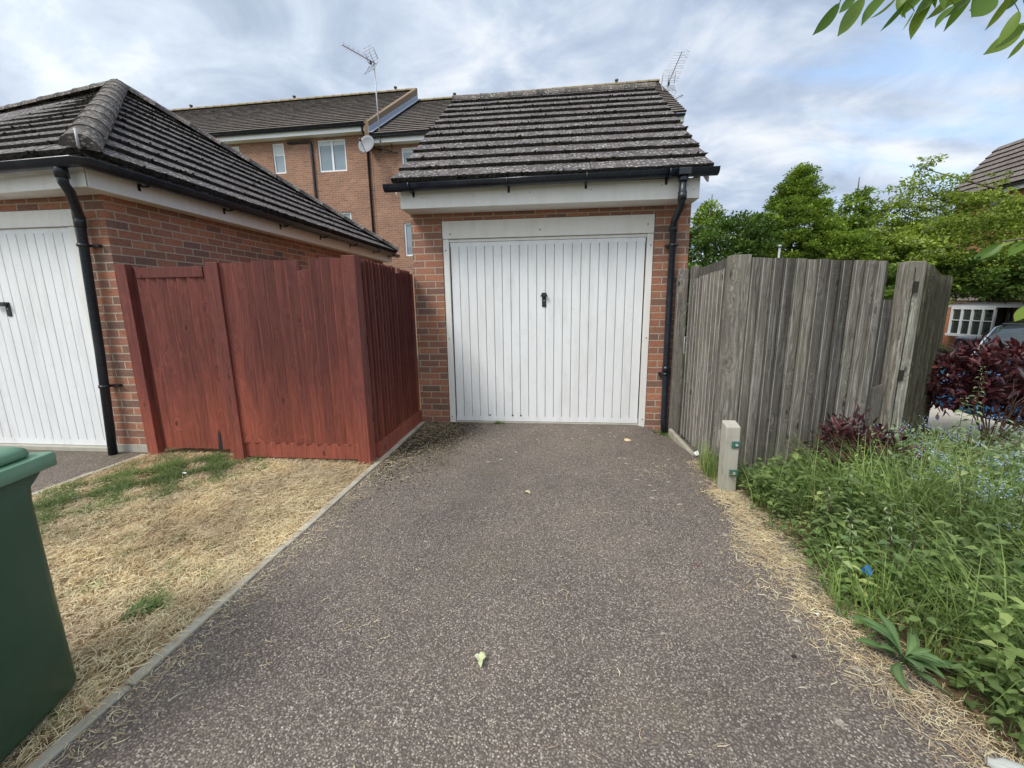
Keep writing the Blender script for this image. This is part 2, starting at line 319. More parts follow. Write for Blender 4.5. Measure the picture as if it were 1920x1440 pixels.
leaf_mat('maroon_leaf', [(0, (.026, .010, .014)), (.5, (.060, .016, .024)), (.85, (.13, .030, .036)), (1, (.24, .06, .05))], .2, .45)
leaf_mat('stem_dark', [(0, (.04, .025, .025)), (1, (.10, .06, .045))], 0, .7)
leaf_mat('petal', [(0, (.55, .58, .32)), (1, (.82, .82, .62))], .2)
m, nt = newmat('bark'); MT['bark'] = m
P = pos(nt); n = noise(nt, scl(nt, P, (1, 1, .25)), 20, 6, .7)
finish(nt, ramp(nt, n, [(.3, (.05, .04, .032)), (.7, (.16, .13, .10))]), .95, n, .8, .02)
m, nt = newmat('glass'); MT['glass'] = m
finish(nt, mix(nt, noise(nt, pos(nt), 1.5, 2), (.14, .19, .22), (.30, .36, .41)), .05, spec=1.0)
m, nt = newmat('dark_glass'); MT['dark_glass'] = m
finish(nt, (.02, .03, .03, 1), .04, spec=.9)
def flat(name, c, rough=.5, metal=0.0, coat=0.0, spec=.5):
    m, nt = newmat(name); MT[name] = m
    n = noise(nt, pos(nt), 12, 4)
    finish(nt, mix(nt, n, tuple(x*.85 for x in c), tuple(min(1, x*1.15) for x in c)), rough, metal=metal, coat=coat, spec=spec)
flat('verge_brown', (.20, .135, .085), .9); flat('curtain', (.62, .66, .68), .9); flat('car_blue', (.02, .13, .30), .25, .3, .8); flat('car_black', (.012, .013, .015), .2, .2, .9)
flat('chrome', (.6, .6, .62), .2, 1.0); flat('headlight', (.55, .57, .58), .1); flat('litter_blue', (.02, .22, .72), .4)
flat('litter_white', (.75, .77, .76), .4); flat('dish_grey', (.20, .21, .23), .6); flat('mast', (.45, .45, .47), .4, .4)
flat('aerial_pink', (.32, .20, .24), .5); flat('dropping', (.02, .018, .016), .9); flat('bin_label', (.12, .45, .30), .4)
m, nt = newmat('clear_plastic'); MT['clear_plastic'] = m
b = nd(nt, 'ShaderNodeBsdfPrincipled', {'Base Color': (.85, .88, .86, 1), 'Roughness': .12, 'Transmission Weight': .6, 'IOR': 1.25}); nd(nt, 'ShaderNodeOutputMaterial', {0: b.outputs[0]})

# ------------------------------------------------------------------ mesh builder
def ss(a, b, x): t = min(1, max(0, (x-a)/(b-a))); return t*t*(3-2*t)
def zg(x, y): return -.5*ss(4.6, 7.6, x) - .07*ss(1.0, 1.42, x)*(1-ss(2.2, 3.2, x))*ss(-1.0, -.1, y)
ORI = {}
class MB:
    def __init__(s, xf=None): s.v = []; s.f = []; s.uv = []; s.r = []; s.sm = []; s.xf = xf; s.rnd = .5
    def quad(s, idx, uv=None, sm=False): s.f.append(tuple(idx)); s.uv.append(uv); s.r.append(s.rnd); s.sm.append(sm)
    def add(s, vs): k = len(s.v); s.v.extend(Vector(v) for v in vs); return k
    def box(s, a, b, skew=None):
        x0, y0, z0 = a; x1, y1, z1 = b
        k = s.add([(x0,y0,z0),(x1,y0,z0),(x1,y1,z0),(x0,y1,z0),(x0,y0,z1),(x1,y0,z1),(x1,y1,z1),(x0,y1,z1)])
        for q in ((0,3,2,1),(4,5,6,7),(0,1,5,4),(1,2,6,5),(2,3,7,6),(3,0,4,7)): s.quad([k+i for i in q])
        return s
    def hexa(s, p, uv=None):      # 8 corner points, same order as box
        k = s.add(p)
        for q in ((0,3,2,1),(4,5,6,7),(0,1,5,4),(1,2,6,5),(2,3,7,6),(3,0,4,7)): s.quad([k+i for i in q])
        return s
    def poly(s, pts, sm=False): k = s.add(pts); s.quad(range(k, k+len(pts)), sm=sm); return s
    def prism(s, pts, ext):       # polygon extruded by the vector ext
        n = len(pts); ext = Vector(ext); k = s.add(pts); s.add([Vector(p)+ext for p in pts])
        s.quad([k+i for i in reversed(range(n))]); s.quad([k+n+i for i in range(n)])
        for i in range(n): j = (i+1) % n; s.quad([k+i, k+j, k+n+j, k+n+i])
        return s
    def tube(s, path, r, n=10, cap=True, sm=True):
        path = [Vector(p) for p in path]; m = len(path)
        rs = r if isinstance(r, (list, tuple)) else [r]*m
        prev = None; rings = []
        for i, p in enumerate(path):
            t = (path[min(i+1, m-1)]-path[max(i-1, 0)]).normalized()
            if prev is None:
                a = Vector((0, 0, 1)) if abs(t.z) < .9 else Vector((1, 0, 0)); u = t.cross(a).normalized()
            else: u = (prev - t*prev.dot(t)).normalized()
            prev = u; v = t.cross(u)
            rings.append(s.add([p+(u*math.cos(2*math.pi*j/n)+v*math.sin(2*math.pi*j/n))*rs[i] for j in range(n)]))
        for a, b in zip(rings, rings[1:]):
            for j in range(n): q = (j+1) % n; s.quad([a+j, a+q, b+q, b+j], sm=sm)
        if cap: s.quad([rings[0]+j for j in reversed(range(n))]); s.quad([rings[-1]+j for j in range(n)])
        return s
    def lathe(s, prof, c, n=20, axis='z', cap=True):
        c = Vector(c); rings = []
        for (r, h) in prof:
            ps = []
            for j in range(n):
                a = 2*math.pi*j/n; q = (r*math.cos(a), r*math.sin(a), h)
                if axis == 'y': q = (q[0], q[2], q[1])
                if axis == 'x': q = (q[2], q[0], q[1])
                ps.append(c+Vector(q))
            rings.append(s.add(ps))
        for a, b in zip(rings, rings[1:]):
            for j in range(n): q = (j+1) % n; s.quad([a+j, a+q, b+q, b+j], sm=True)
        if cap: s.quad([rings[0]+j for j in reversed(range(n))]); s.quad([rings[-1]+j for j in range(n)])
        return s
    def build(s, name, m, parent=None, bevel=0):
        vs = [s.xf(v) for v in s.v] if s.xf else s.v
        o0 = origin(parent) if parent else Vector((0, 0, 0))
        me = bpy.data.meshes.new(name); me.from_pydata([tuple(v-o0) for v in vs], [], s.f); 
        me.polygons.foreach_set('use_smooth', s.sm)
        uvl = me.uv_layers.new(name='UVMap'); arr = []
        for f, uv in zip(s.f, s.uv):
            if uv: arr.extend([c for q in uv for c in q]); continue
            p = [vs[i] for i in f]; nv = Vector((0, 0, 0))
            for i in range(1, len(p)-1): nv += (p[i]-p[0]).cross(p[i+1]-p[0])
            ax, ay, az = abs(nv.x), abs(nv.y), abs(nv.z)
            for q in p:
                if az >= ax and az >= ay: arr.extend((q.x, q.y))
                elif ax >= ay: arr.extend((q.y+.1125, q.z))
                else: arr.extend((q.x, q.z))
        uvl.data.foreach_set('uv', arr)
        a = me.attributes.new('rnd', 'FLOAT', 'FACE'); a.data.foreach_set('value', s.r)
        me.materials.append(MT[m])
        ob = bpy.data.objects.new(name, me); col.objects.link(ob)
        if parent: ob.parent = parent
        ORI[ob] = o0
        if bevel:
            b = ob.modifiers.new('bevel', 'BEVEL'); b.width = bevel; b.segments = 2; b.limit_method = 'ANGLE'; b.angle_limit = R_(40)
        return ob
def origin(o): return ORI.get(o, Vector((0, 0, 0)))
def tag(o, label, cat, group=None, kind=None):
    if label: o['label'] = label
    if cat: o['category'] = cat
    if group: o['group'] = group
    if kind: o['kind'] = kind
    return o
def thing(name, label, cat, loc, group=None):
    o = bpy.data.objects.new(name, None); col.objects.link(o); o.location = loc; o.empty_display_size = .2
    ORI[o] = Vector(loc); return tag(o, label, cat, group)
def np_mesh(name, V, counts, loops, rnd, mat, parent=None, smooth=False, loc=None):
    o0 = origin(parent) if parent else Vector(loc or (0, 0, 0))
    me = bpy.data.meshes.new(name); V = V - np.array(o0)
    me.vertices.add(len(V)); me.vertices.foreach_set('co', V.astype(np.float32).ravel())
    me.loops.add(len(loops)); me.loops.foreach_set('vertex_index', loops.astype(np.int32))
    me.polygons.add(len(counts)); st = np.concatenate([[0], np.cumsum(counts)[:-1]])
    me.polygons.foreach_set('loop_start', st.astype(np.int32)); me.polygons.foreach_set('loop_total', counts.astype(np.int32))
    me.update(calc_edges=True)
    if smooth: me.polygons.foreach_set('use_smooth', np.ones(len(counts), bool))
    a = me.attributes.new('rnd', 'FLOAT', 'POINT'); a.data.foreach_set('value', rnd.astype(np.float32))
    me.materials.append(MT[mat])
    ob = bpy.data.objects.new(name, me); col.objects.link(ob)
    if parent: ob.parent = parent
    elif loc: ob.location = loc
    ORI[ob] = o0
    return ob
def nrm(a): return a/np.maximum(np.linalg.norm(a, axis=1, keepdims=True), 1e-9)
def blades(base, head, height, width, lean, r, seg=3):
    """curved tapering blades; head = heading angle, lean = horizontal reach as a fraction of height"""
    N = len(base); H = np.stack([np.cos(head), np.sin(head), np.zeros(N)], 1); S = np.stack([-np.sin(head), np.cos(head), np.zeros(N)], 1)
    rows = []
    for i in range(seg+1):
        t = i/seg; c = base + H*(lean*height*t**1.8)[:, None]; c[:, 2] += height*(t-.25*np.minimum(lean, 1.6)*t*t)
        w_ = width*(1-t**1.6)*.5
        rows.append((c, w_))
    vs = []
    for c, w_ in rows[:-1]: vs += [c-S*w_[:, None], c+S*w_[:, None]]
    vs.append(rows[-1][0])
    V = np.stack(vs, 1); k = 2*seg+1
    b = np.arange(N)[:, None]*k; pat = []
    cnt = []
    for i in range(seg-1): pat += [2*i, 2*i+1, 2*i+3, 2*i+2]; cnt.append(4)
    pat += [2*seg-2, 2*seg-1, 2*seg]; cnt.append(3)
    return V.reshape(-1, 3), np.tile(cnt, N), (b+np.array(pat)[None]).ravel(), np.repeat(r, k)
def leaves(base, dirv, up, length, width, r, fold=.25, droop=0.0):
    """pointed leaves of 6 corners folded along the midrib"""
    N = len(base); D = nrm(dirv); S = nrm(np.cross(D, up)); U = np.cross(S, D)
    L = length[:, None]; W = width[:, None]
    a = base; m1 = base+D*L*.35-U*L*droop*.2; m2 = base+D*L*.7-U*L*droop*.6; t = base+D*L-U*L*droop*1.2
    l1 = m1+S*W*.5+U*W*fold; r1 = m1-S*W*.5+U*W*fold; l2 = m2+S*W*.36+U*W*fold*.7; r2 = m2-S*W*.36+U*W*fold*.7
    V = np.stack([a, l1, m1, r1, l2, m2, r2, t], 1).reshape(-1, 3); b = np.arange(N)[:, None]*8
    pat = np.array([0,2,1, 0,3,2, 1,2,5,4, 2,3,6,5, 4,5,7, 5,6,7]); cnt = np.tile([3,3,4,4,3,3], N)
    return V, cnt, (b+pat[None]).ravel(), np.repeat(r, 8)
def leaves4(base, dirv, up, length, width, r, fold=.2):
    N = len(base); D = nrm(dirv); S = nrm(np.cross(D, up)); U = np.cross(S, D)
    L = length[:, None]; W = width[:, None]
    m = base+D*L*.45
    V = np.stack([base, m+S*W*.5+U*W*fold, base+D*L, m-S*W*.5+U*W*fold], 1).reshape(-1, 3); b = np.arange(N)[:, None]*4
    return V, np.tile([3, 3], N), (b+np.array([0, 2, 1, 0, 3, 2])[None]).ravel(), np.repeat(r, 4)
def join(parts):
    V = []; C = []; L = []; R2 = []; k = 0
    for v, c_, l, r in parts: V.append(v); C.append(c_); L.append(l+k); R2.append(r); k += len(v)
    return np.concatenate(V), np.concatenate(C), np.concatenate(L), np.concatenate(R2)
def zgv(x, y):
    s_ = lambda a, b, q: (lambda t: t*t*(3-2*t))(np.clip((q-a)/(b-a), 0, 1))
    return -.5*s_(4.6, 7.6, x) - .07*s_(1.0, 1.42, x)*(1-s_(2.2, 3.2, x))*s_(-1.0, -.1, y)
def grid(name, x0, x1, y0, y1, nx, ny, mat, dz=0.0, bump=0.0, label=None, fn=None):
    b = MB(); ph = rng.uniform(0, 6, 6)
    for j in range(ny+1):
        for i in range(nx+1):
            x = x0+(x1-x0)*i/nx; y = y0+(y1-y0)*j/ny
            if fn: x, y = fn(x, y)
            e = bump*(math.sin(x*5+ph[0])*math.sin(y*4.3+ph[1])+.6*math.sin(x*11+ph[2]+y*3)*math.sin(y*9+ph[3])+.4*math.sin(x*23+ph[4])*math.sin(y*21-x*5+ph[5])) if bump else 0
            b.v.append(Vector((x, y, zg(x, y)+dz+e)))
    for j in range(ny):
        for i in range(nx): k = j*(nx+1)+i; b.quad([k, k+1, k+nx+2, k+nx+1], sm=True)
    o = b.build(name, mat); o['kind'] = 'structure'
    if label: o['label'] = label
    return o

# ------------------------------------------------------------------ setting
b = MB()
xs = [-600, -60, -14, 0, 3, 4.6, 5, 5.5, 6, 6.6, 7.2, 7.6, 9, 20, 60, 600]; ys = [-600, -60, -12, 0, 12, 60, 600]
for y in ys:
    for x in xs: b.v.append(Vector((x, y, zg(x, -5)-.06)))
for j in range(len(ys)-1):
    for i in range(len(xs)-1): k = j*len(xs)+i; b.quad([k, k+1, k+len(xs)+1, k+len(xs)])
b.build('ground', 'field')['kind'] = 'structure'
grid('driveway', -1.435, 1.50, -9, 0.06, 40, 120, 'asphalt', 0, .0018)
grid('neighbour_driveway', -13, -3.86, -9, -1.17, 20, 20, 'asphalt', 0, .0018)
grid('dead_lawn', -3.80, -1.49, -9, 5.5, 46, 290, 'dead_turf', .0, .008)
grid('flower_bed', 1.505, 4.13, -9, 0.6, 50, 150, 'soil', -.01, .008)
grid('back_ground', 1.52, 4.13, .605, 9, 6, 16, 'grass_ground', -.01, .004)
grid('pavement', 4.135, 5.4, -9, 9, 8, 60, 'pavement', .01)
grid('parking_court', 5.405, 15, -9, 16, 40, 20, 'asphalt', -.02)
grid('verge_grass', 14, 24, 5, 26, 20, 20, 'grass_ground', .03, .01)

def edging(name, x0, x1, y0, y1, label):
    root = thing(name, label, 'edging', ((x0+x1)/2, (y0+y1)/2, 0)); y = y0; i = 0
    while y < y1-.05:
        e = min(y+.915, y1); t = MB(); t.rnd = random.random(); j = random.uniform(-.003, .003); k = random.uniform(-.003, .003)
        z = zg(x0, y)+.012+random.uniform(-.003, .004)
        t.hexa([(x0+j, y+.003, z-.1), (x1+j, y+.003, z-.1), (x1+k, e-.003, z-.1), (x0+k, e-.003, z-.1), (x0+j, y+.003, z), (x1+j, y+.003, z), (x1+k, e-.003, z+j), (x0+k, e-.003, z+j)])
        t.build('edging_block', 'concrete_edging', root, .006); y = e
    return root
edging('path_edging', -1.488, -1.438, -6.3, -.02, 'narrow concrete edging strip between the driveway and the dead lawn')
edging('path_edging', -3.855, -3.805, -6.3, -1.28, 'concrete edging strip at the side of the neighbouring driveway by the bin')
edging('path_edging', 1.365, 1.405, -.95, -.14, 'short mossy edging strip at the foot of the grey gate')

# ------------------------------------------------------------------ roofs
def roof_slope(name, P00, P10, P01, P11, n, mat, parent, th=.028, tw=.33, step=.05, jag=.006, xf=None, lap=.02):
    """courses of overlapping tiles between the eave P00-P10 and the top line P01-P11"""
    P00, P10, P01, P11 = map(Vector, (P00, P10, P01, P11)); b = MB(xf)
    nv = (P10-P00).cross(P01-P00).normalized()
    if nv.z < 0: nv = -nv
    for j in range(n):
        t0, t1 = j/n, min(1.0, (j+1)/n+lap)
        A0, A1 = P00.lerp(P01, t0), P10.lerp(P11, t0); B0, B1 = P00.lerp(P01, t1), P10.lerp(P11, t1)
        if (A1-A0).length < .1: continue
        dirn = (A1-A0).normalized(); ln = (A1-A0).length; base = (A0-P00).dot(dirn)
        down = (A0.lerp(A1, .5)-B0.lerp(B1, .5)).normalized()
        s0 = 0.0; k = math.floor((base + (tw/2 if j % 2 else 0))/tw); edges = [0.0]
        e = (k+1)*tw - base - (tw/2 if j % 2 else 0)
        while e < ln-.03:
            if e > .03: edges.append(e)
            e += tw
        edges.append(ln)
        for a, c_ in zip(edges, edges[1:]):
            b.rnd = random.random(); lift = random.uniform(-.002, .004); m_ = max(1, int(round((c_-a)/step)))
            top = []; hi = []; low = []; tl = random.uniform(-.004, .004)
            for i in range(m_+1):
                s_ = a + (c_-a)*i/m_; s2 = s_ + (-.0015 if i == m_ else (.0015 if i == 0 else 0))
                q = A0 + dirn*s2 + down*(random.uniform(-jag, jag)+tl); f = s_/ln
                u_ = B0.lerp(B1, min(1, max(0, ((q-down*((A0-B0).dot(down)))-B0).dot(dirn)/max(1e-4, (B1-B0).length)))) if (B1-B0).length > .01 else B0
                hi.append(q + nv*(th+lift+random.uniform(-.001, .001))); low.append(q + nv*(-.004)); top.append(u_+nv*.003)
            kk = b.add(low+hi+top); L = m_+1
            for i in range(m_):
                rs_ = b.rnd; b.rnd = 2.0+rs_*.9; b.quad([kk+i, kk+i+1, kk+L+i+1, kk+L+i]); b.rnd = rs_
                b.quad([kk+L+i, kk+L+i+1, kk+2*L+i+1, kk+2*L+i])
            b.quad([kk, kk+L, kk+2*L]); b.quad([kk+m_, kk+2*L+m_, kk+L+m_])
    # sarking underneath
    q = [p-nv*.012 for p in (P00, P10, P11, P01)]; b.poly([p for p in q])
    return b.build(name, mat, parent)
def moss_on(P00, P10, P01, P11, n, count, parent, th=.028, dens=.5, name='moss'):
    P00, P10, P01, P11 = map(Vector, (P00, P10, P01, P11)); nv = (P10-P00).cross(P01-P00).normalized()
    if nv.z < 0: nv = -nv
    vs = []; down = (P00-P01).normalized(); loops = []; cnt = []; rr = []
    pts = []
    for i in range(count):
        j = random.randrange(0, n); t = j/n; A0, A1 = P00.lerp(P01, t), P10.lerp(P11, t)
        cl = random.random(); f = min(1, max(0, cl + random.gauss(0, .01)))
        if math.sin(f*23+j*5.1)+math.sin(f*61+j*2.2)*.7 < -.2-dens: continue
        p = A0.lerp(A1, f) + nv*random.uniform(-.004, th*1.05) + down*random.uniform(-.012, .012)
        pts.append((p, random.uniform(.006, .017)))
    ico = [(0,0,1),(.89,0,.45),(.28,.85,.45),(-.72,.53,.45),(-.72,-.53,.45),(.28,-.85,.45),(0,0,-.5)]
    fc = [(0,1,2),(0,2,3),(0,3,4),(0,4,5),(0,5,1),(6,2,1),(6,3,2),(6,4,3),(6,5,4),(6,1,5)]
    C_ = np.array([tuple(p) for p, _ in pts]); Rr = np.array([r for _, r in pts])
    sc3 = rng.uniform(.6, 1.5, (len(pts), 1, 3)); V = C_[:, None]+np.array(ico)[None]*sc3*Rr[:, None, None]*rng.uniform(.7, 1.3, (len(pts), 7, 1))
    L = (np.arange(len(pts))[:, None]*7+np.array(fc).ravel()[None]).ravel()
    return np_mesh(name, V.reshape(-1, 3), np.full(len(pts)*10, 3), L, np.repeat(rng.rand(len(pts)), 7), 'moss', parent)
def ridge(name, A, B, r, mat, parent, seg=.45, xf=None, up=None):
    A, B = Vector(A), Vector(B); d_ = (B-A); ln = d_.length; d_.normalize(); n = max(1, round(ln/seg))
    S = d_.cross(Vector((0, 0, 1))).normalized(); U = S.cross(d_).normalized(); b = MB(xf); K = 9
    for i in range(n):
        b.rnd = random.random(); a = A+d_*(ln*i/n); c_ = A+d_*(ln*(i+1)/n+.03); rings = []
        jr = random.uniform(-.002, .002)
        for (p, rr_) in ((a, r+.005+jr), (a+d_*.03, r+.005+jr), (a+d_*.034, r+jr), (c_, r-.004+jr)):
            rings.append(b.add([p+S*math.cos(math.pi*k/K)*rr_+U*(math.sin(math.pi*k/K)*rr_*.85-.02) for k in range(K+1)]))
        for x_, y_ in zip(rings, rings[1:]):
            for k in range(K): b.quad([x_+k, x_+k+1, y_+k+1, y_+k], sm=True)
        k0 = rings[0]; b.quad([k0+k for k in range(K+1)])
        k0 = rings[-1]; b.quad([k0+k for k in reversed(range(K+1))])
    return b.build(name, mat, parent)
def gutter(name, path, parent, r=.056, mat='black_plastic', xf=None, side=None):
    """half round gutter with a rolled lip, swept along the path"""
    path = [Vector(p) for p in path]; b = MB(xf); K = 8; rings = []
    for i, p in enumerate(path):
        t = (path[min(i+1, len(path)-1)]-path[max(i-1, 0)]).normalized(); S = t.cross(Vector((0, 0, 1))).normalized()
        if 0 < i < len(path)-1:
            t1 = (path[i]-path[i-1]).normalized(); S = S/max(.3, abs(S.dot(t1.cross(Vector((0, 0, 1))).normalized())))
        pr_ = [(math.cos(math.pi+math.pi*k/K)*r, math.sin(math.pi+math.pi*k/K)*r) for k in range(K+1)]
        pr_ = [(-r-.004, .008)]+pr_+[(r+.004, .008)]+[(math.cos(math.pi*k/K)*-1*-1*(r-.004), -math.sin(math.pi*k/K)*(r-.004)) for k in range(K+1)]
        rings.append(b.add([p+S*x_+Vector((0, 0, z_)) for x_, z_ in pr_])); L = len(pr_)
    for a, c_ in zip(rings, rings[1:]):
        for k in range(L): q = (k+1) % L; b.quad([a+k, a+q, c_+q, c_+k], sm=True)
    for k0, rev in ((rings[0], True), (rings[-1], False)):
        q = [k0+k for k in range(K+3)]; b.quad(q[::-1] if rev else q)
    return b.build(name, mat, parent)

# ------------------------------------------------------------------ main garage
G = thing('brick_garage', 'small brick garage with closed white door at the end of the driveway', 'garage', (0, 0, 0))
b = MB()
b.box((-1.487, 0, -.06), (-1.143, 5.2, 2.292)); b.box((1.142, 0, -.14), (1.495, 5.2, 2.292))
b.box((-1.487, 0, 2.292), (1.495, .215, 2.45)); b.box((-1.143, 5.0, -.05), (1.142, 5.2, 2.292)); b.box((-1.487, .215, 2.292), (1.495, 5.2, 2.45))
# gable triangles
for x in (-1.487, 1.395): b.prism([(x, .02, 2.45), (x, 5.18, 2.45), (x, 2.6, 4.42)], (.10, 0, 0))
b.build('wall', 'brick', G)
MB().box((-1.13, .02, -.03), (1.13, .30, .012)).build('threshold', 'concrete', G, .006)
roof_slope('roof', (-1.535, -.37, 2.60), (1.56, -.37, 2.60), (-1.535, 2.6, 4.63), (1.56, 2.6, 4.63), 12, 'roof_tile', G, th=.043, jag=.004)
roof_slope('roof', (1.56, 5.5, 2.60), (-1.535, 5.5, 2.60), (1.56, 2.6, 4.63), (-1.535, 2.6, 4.63), 12, 'roof_tile', G, th=.043, jag=.004)
moss_on((-1.535, -.37, 2.60), (1.56, -.37, 2.60), (-1.535, 2.6, 4.63), (1.56, 2.6, 4.63), 12, 6000, G, th=.038, dens=.3)
ridge('ridge', (-1.545, 2.6, 4.60), (1.57, 2.6, 4.60), .125, 'ridge_tile', G)
b = MB(); b.box((-1.483, -.30, 2.362), (1.475, -.283, 2.545)); b.box((-1.488, -.283, 2.362), (-1.47, .0, 2.60)); b.box((1.462, -.283, 2.362), (1.48, .0, 2.60))
fa = b.build('fascia', 'fascia', G, .003)
b = MB(); b.box((-1.47, -.283, 2.366), (1.462, -.002, 2.374)); b.build('soffit', 'white_frame', G)
for x, z in ((-1.25, 2.46), (-.72, 2.46), (-.15, 2.47), (.45, 2.475), (1.12, 2.49), (1.42, 2.44)): b = MB(); b.lathe([(.006, 0), (.006, .003)], (x, -.304, z), 8, 'y'); b.build('fixing_pin', 'steel', fa)
# verge strips
for x in (-1.53, 1.535): b = MB(); b.prism([(x, -.3, 2.56), (x, 2.6, 4.60), (x, 2.6, 4.50), (x, -.3, 2.50)], (.018, 0, 0)); b.build('verge_board', 'white_frame', G)
gt = gutter('gutter', [(-1.60, -.40, 2.557), (1.595, -.40, 2.585)], G)
for x in (-1.34, -.36, .40, 1.16):
    q = MB(); z = 2.57+x*.009; q.tube([(x, -.302, z-.03), (x, -.33, z-.062), (x, -.40, z-.066), (x, -.452, z-.035), (x, -.462, z+.012)], .007, 6); q.box((x-.012, -.304, z-.09), (x+.012, -.299, z-.01)); q.build('bracket', 'black_plastic', gt)
q = MB(); q.tube([(1.29, -.40, 2.53), (1.29, -.40, 2.49)], .046, 14); q.box((1.235, -.463, 2.535), (1.345, -.345, 2.595)); q.build('outlet', 'black_plastic', gt, .005)
dp = MB(); dp.tube([(1.29, -.40, 2.52), (1.29, -.398, 2.34), (1.29, -.38, 2.28), (1.30, -.13, 2.19), (1.312, -.075, 2.13), (1.312, -.070, 1.4), (1.316, -.072, .72), (1.32, -.09, .1), (1.325, -.105, -.05)], .034, 16)
dp.tube([(1.29, -.399, 2.40), (1.29, -.398, 2.325)], .040, 16); dp.tube([(1.312, -.072, 2.16), (1.312, -.072, 2.09)], .040, 16); dp.tube([(1.316, -.072, .70), (1.316, -.072, .64)], .040, 16)
dp = dp.build('downpipe', 'black_plastic', G)
for z in (1.95, .60):
    q = MB(); q.tube([(1.313, -.071, z), (1.313, -.071, z+.025)], .042, 16); q.box((1.25, -.05, z), (1.375, -.004, z+.024)); q.build('clip', 'black_plastic', dp)
# frame, header, door
b = MB(); b.box((-1.138, .012, 0.0), (-1.072, .09, 2.098)); b.box((1.072, .012, -.02), (1.137, .09, 2.098)); b.box((-1.072, .03, 2.068), (1.072, .09, 2.098))
frm = b.build('door_frame', 'white_frame', G, .003)
b = MB(); b.box((-1.138, .004, 2.102), (1.137, .06, 2.288)); hd = b.build('header_board', 'white_frame', G, .003)
for x, y, z in ((-1.05, 0, 2.15), (-.06, 0, 2.17), (1.07, 0, 2.19)): q = MB(); q.lathe([(.009, 0), (.009, .003)], (x, y, z), 8, 'y'); q.build('bolt', 'ridge_mortar', hd)
for x, z in ((-1.11, 1.98), (-1.11, 1.0), (-1.11, .07), (1.11, 1.98), (1.11, 1.0), (1.11, .07)): q = MB(); q.lathe([(.008, 0), (.008, .003)], (x, .009, z), 8, 'y'); q.build('bolt', 'ridge_mortar', frm)
def panel_door(parent, x0, x1, z0, z1, y, n, gap=.0045):
    """steel up-and-over leaf with vertical pressed ribs"""
    b = MB(); b.box((x0, y, z0), (x1, y+.03, z0+.055)); b.box((x0, y, z1-.045), (x1, y+.03, z1))
    pw = (x1-x0)/n; z0_, z1_ = z0+.055, z1-.045
    for i in range(n):
        a = x0+pw*i; c_ = a+pw; g = gap/2; j = random.uniform(-.0006, .0006)
        xs_ = [(a, .020), (a+g, .020), (a+g+.0015, .0025+j), (a+g+.006, .001+j), (c_-g-.006, .001+j), (c_-g-.0015, .0025+j), (c_-g, .020), (c_, .020)]
        k = b.add([(x, y+d_, z0_) for x, d_ in xs_]+[(x, y+d_, z1_) for x, d_ in xs_]); L = len(xs_)
        for t in range(L-1): b.quad([k+t, k+t+1, k+L+t+1, k+L+t])
    return b.build('garage_door', 'white_door', parent)
def door_handle(parent, x, y, z, turn=False):
    q = MB(); q.box((x-.024, y-.012, z-.07), (x+.024, y, z+.065)); q.box((x-.012, y-.03, z+.03), (x+.012, y-.012, z+.055))
    q.build('handle_plate', 'charcoal', parent, .006)
    q = MB()
    if turn: q.box((x-.12, y-.045, z+.025), (x+.02, y-.028, z+.065))
    else: q.prism([(x-.022, y-.045, z+.085), (x+.022, y-.045, z+.085), (x+.042, y-.045, z+.042), (x-.042, y-.045, z+.042)], (0, .02, 0))
    h = q.build('handle', 'charcoal', parent, .005)
    q = MB(); q.lathe([(.007, -.003), (.007, 0)], (x, y-.012, z-.0), 10, 'y'); q.build('keyhole', 'steel', parent)
D = panel_door(G, -1.061, 1.061, .018, 2.064, .035, 22)
door_handle(D, -.015, .037, 1.42)
for x in (-.655, -.385, -.285): q = MB(); q.lathe([(.010, -.002), (.010, .002)], (x, .034, .088), 8, 'y'); q.build('vent_hole', 'charcoal', D)

# ------------------------------------------------------------------ neighbouring garage (hipped)
L_ = thing('hipped_garage', 'larger brick garage with hipped mossy roof beyond the red gate, left of driveway', 'garage', (-5.5, 1.8, 0))
b = MB(); X1 = -3.858; Y0 = -1.215
b.box((-4.185, Y0, -.05), (X1, 4.85, 2.42)); b.box((-9.9, Y0, 2.27), (-4.185, Y0+.3, 2.42)); b.box((-9.9, Y0, -.05), (-6.45, 4.85, 2.27)); b.box((-6.45, 4.6, -.05), (-4.185, 4.85, 2.42))
b.build('wall', 'brick', L_)
MB().box((-4.19, Y0-.006, -.06), (X1+.006, 4.86, .075)).build('plinth', 'concrete', L_, .004)
MB().box((-6.5, Y0-.02, -.05), (-4.2, Y0+.2, .04)).build('threshold', 'concrete', L_, .006)
b = MB(); b.box((-6.45, Y0+.004, 2.125), (-4.187, Y0+.08, 2.268)); b.build('header_board', 'white_frame', L_, .003)
for xa, xb in ((-4.26, -4.187), (-6.45, -6.40)): b = MB(); b.box((xa, Y0+.012, .04), (xb, Y0+.09, 2.12)); b.build('door_jamb', 'white_frame', L_, .003)
D = panel_door(L_, -6.398, -4.263, .045, 2.12, Y0+.03, 22)
door_handle(D, -5.10, Y0+.032, 1.40, True)
eFL, eFR = Vector((-9.6, -1.30, 2.53)), Vector((-3.60, -1.53, 2.60)); eBR = Vector((-3.60, 5.09, 2.60)); eBL = Vector((-9.9, 5.4, 2.56))
ap, rl = Vector((-6.58, 1.73, 4.70)), Vector((-9.5, 2.28, 4.70))
roof_slope('roof', eFL, eFR, rl, ap, 12, 'roof_tile', L_, th=.036)
roof_slope('roof', eFR, eBR, ap, ap+Vector((0, .05, 0)), 12, 'roof_tile', L_, th=.046)
roof_slope('roof', eBR, eBL, ap, rl, 12, 'roof_tile', L_, th=.052, step=.2)
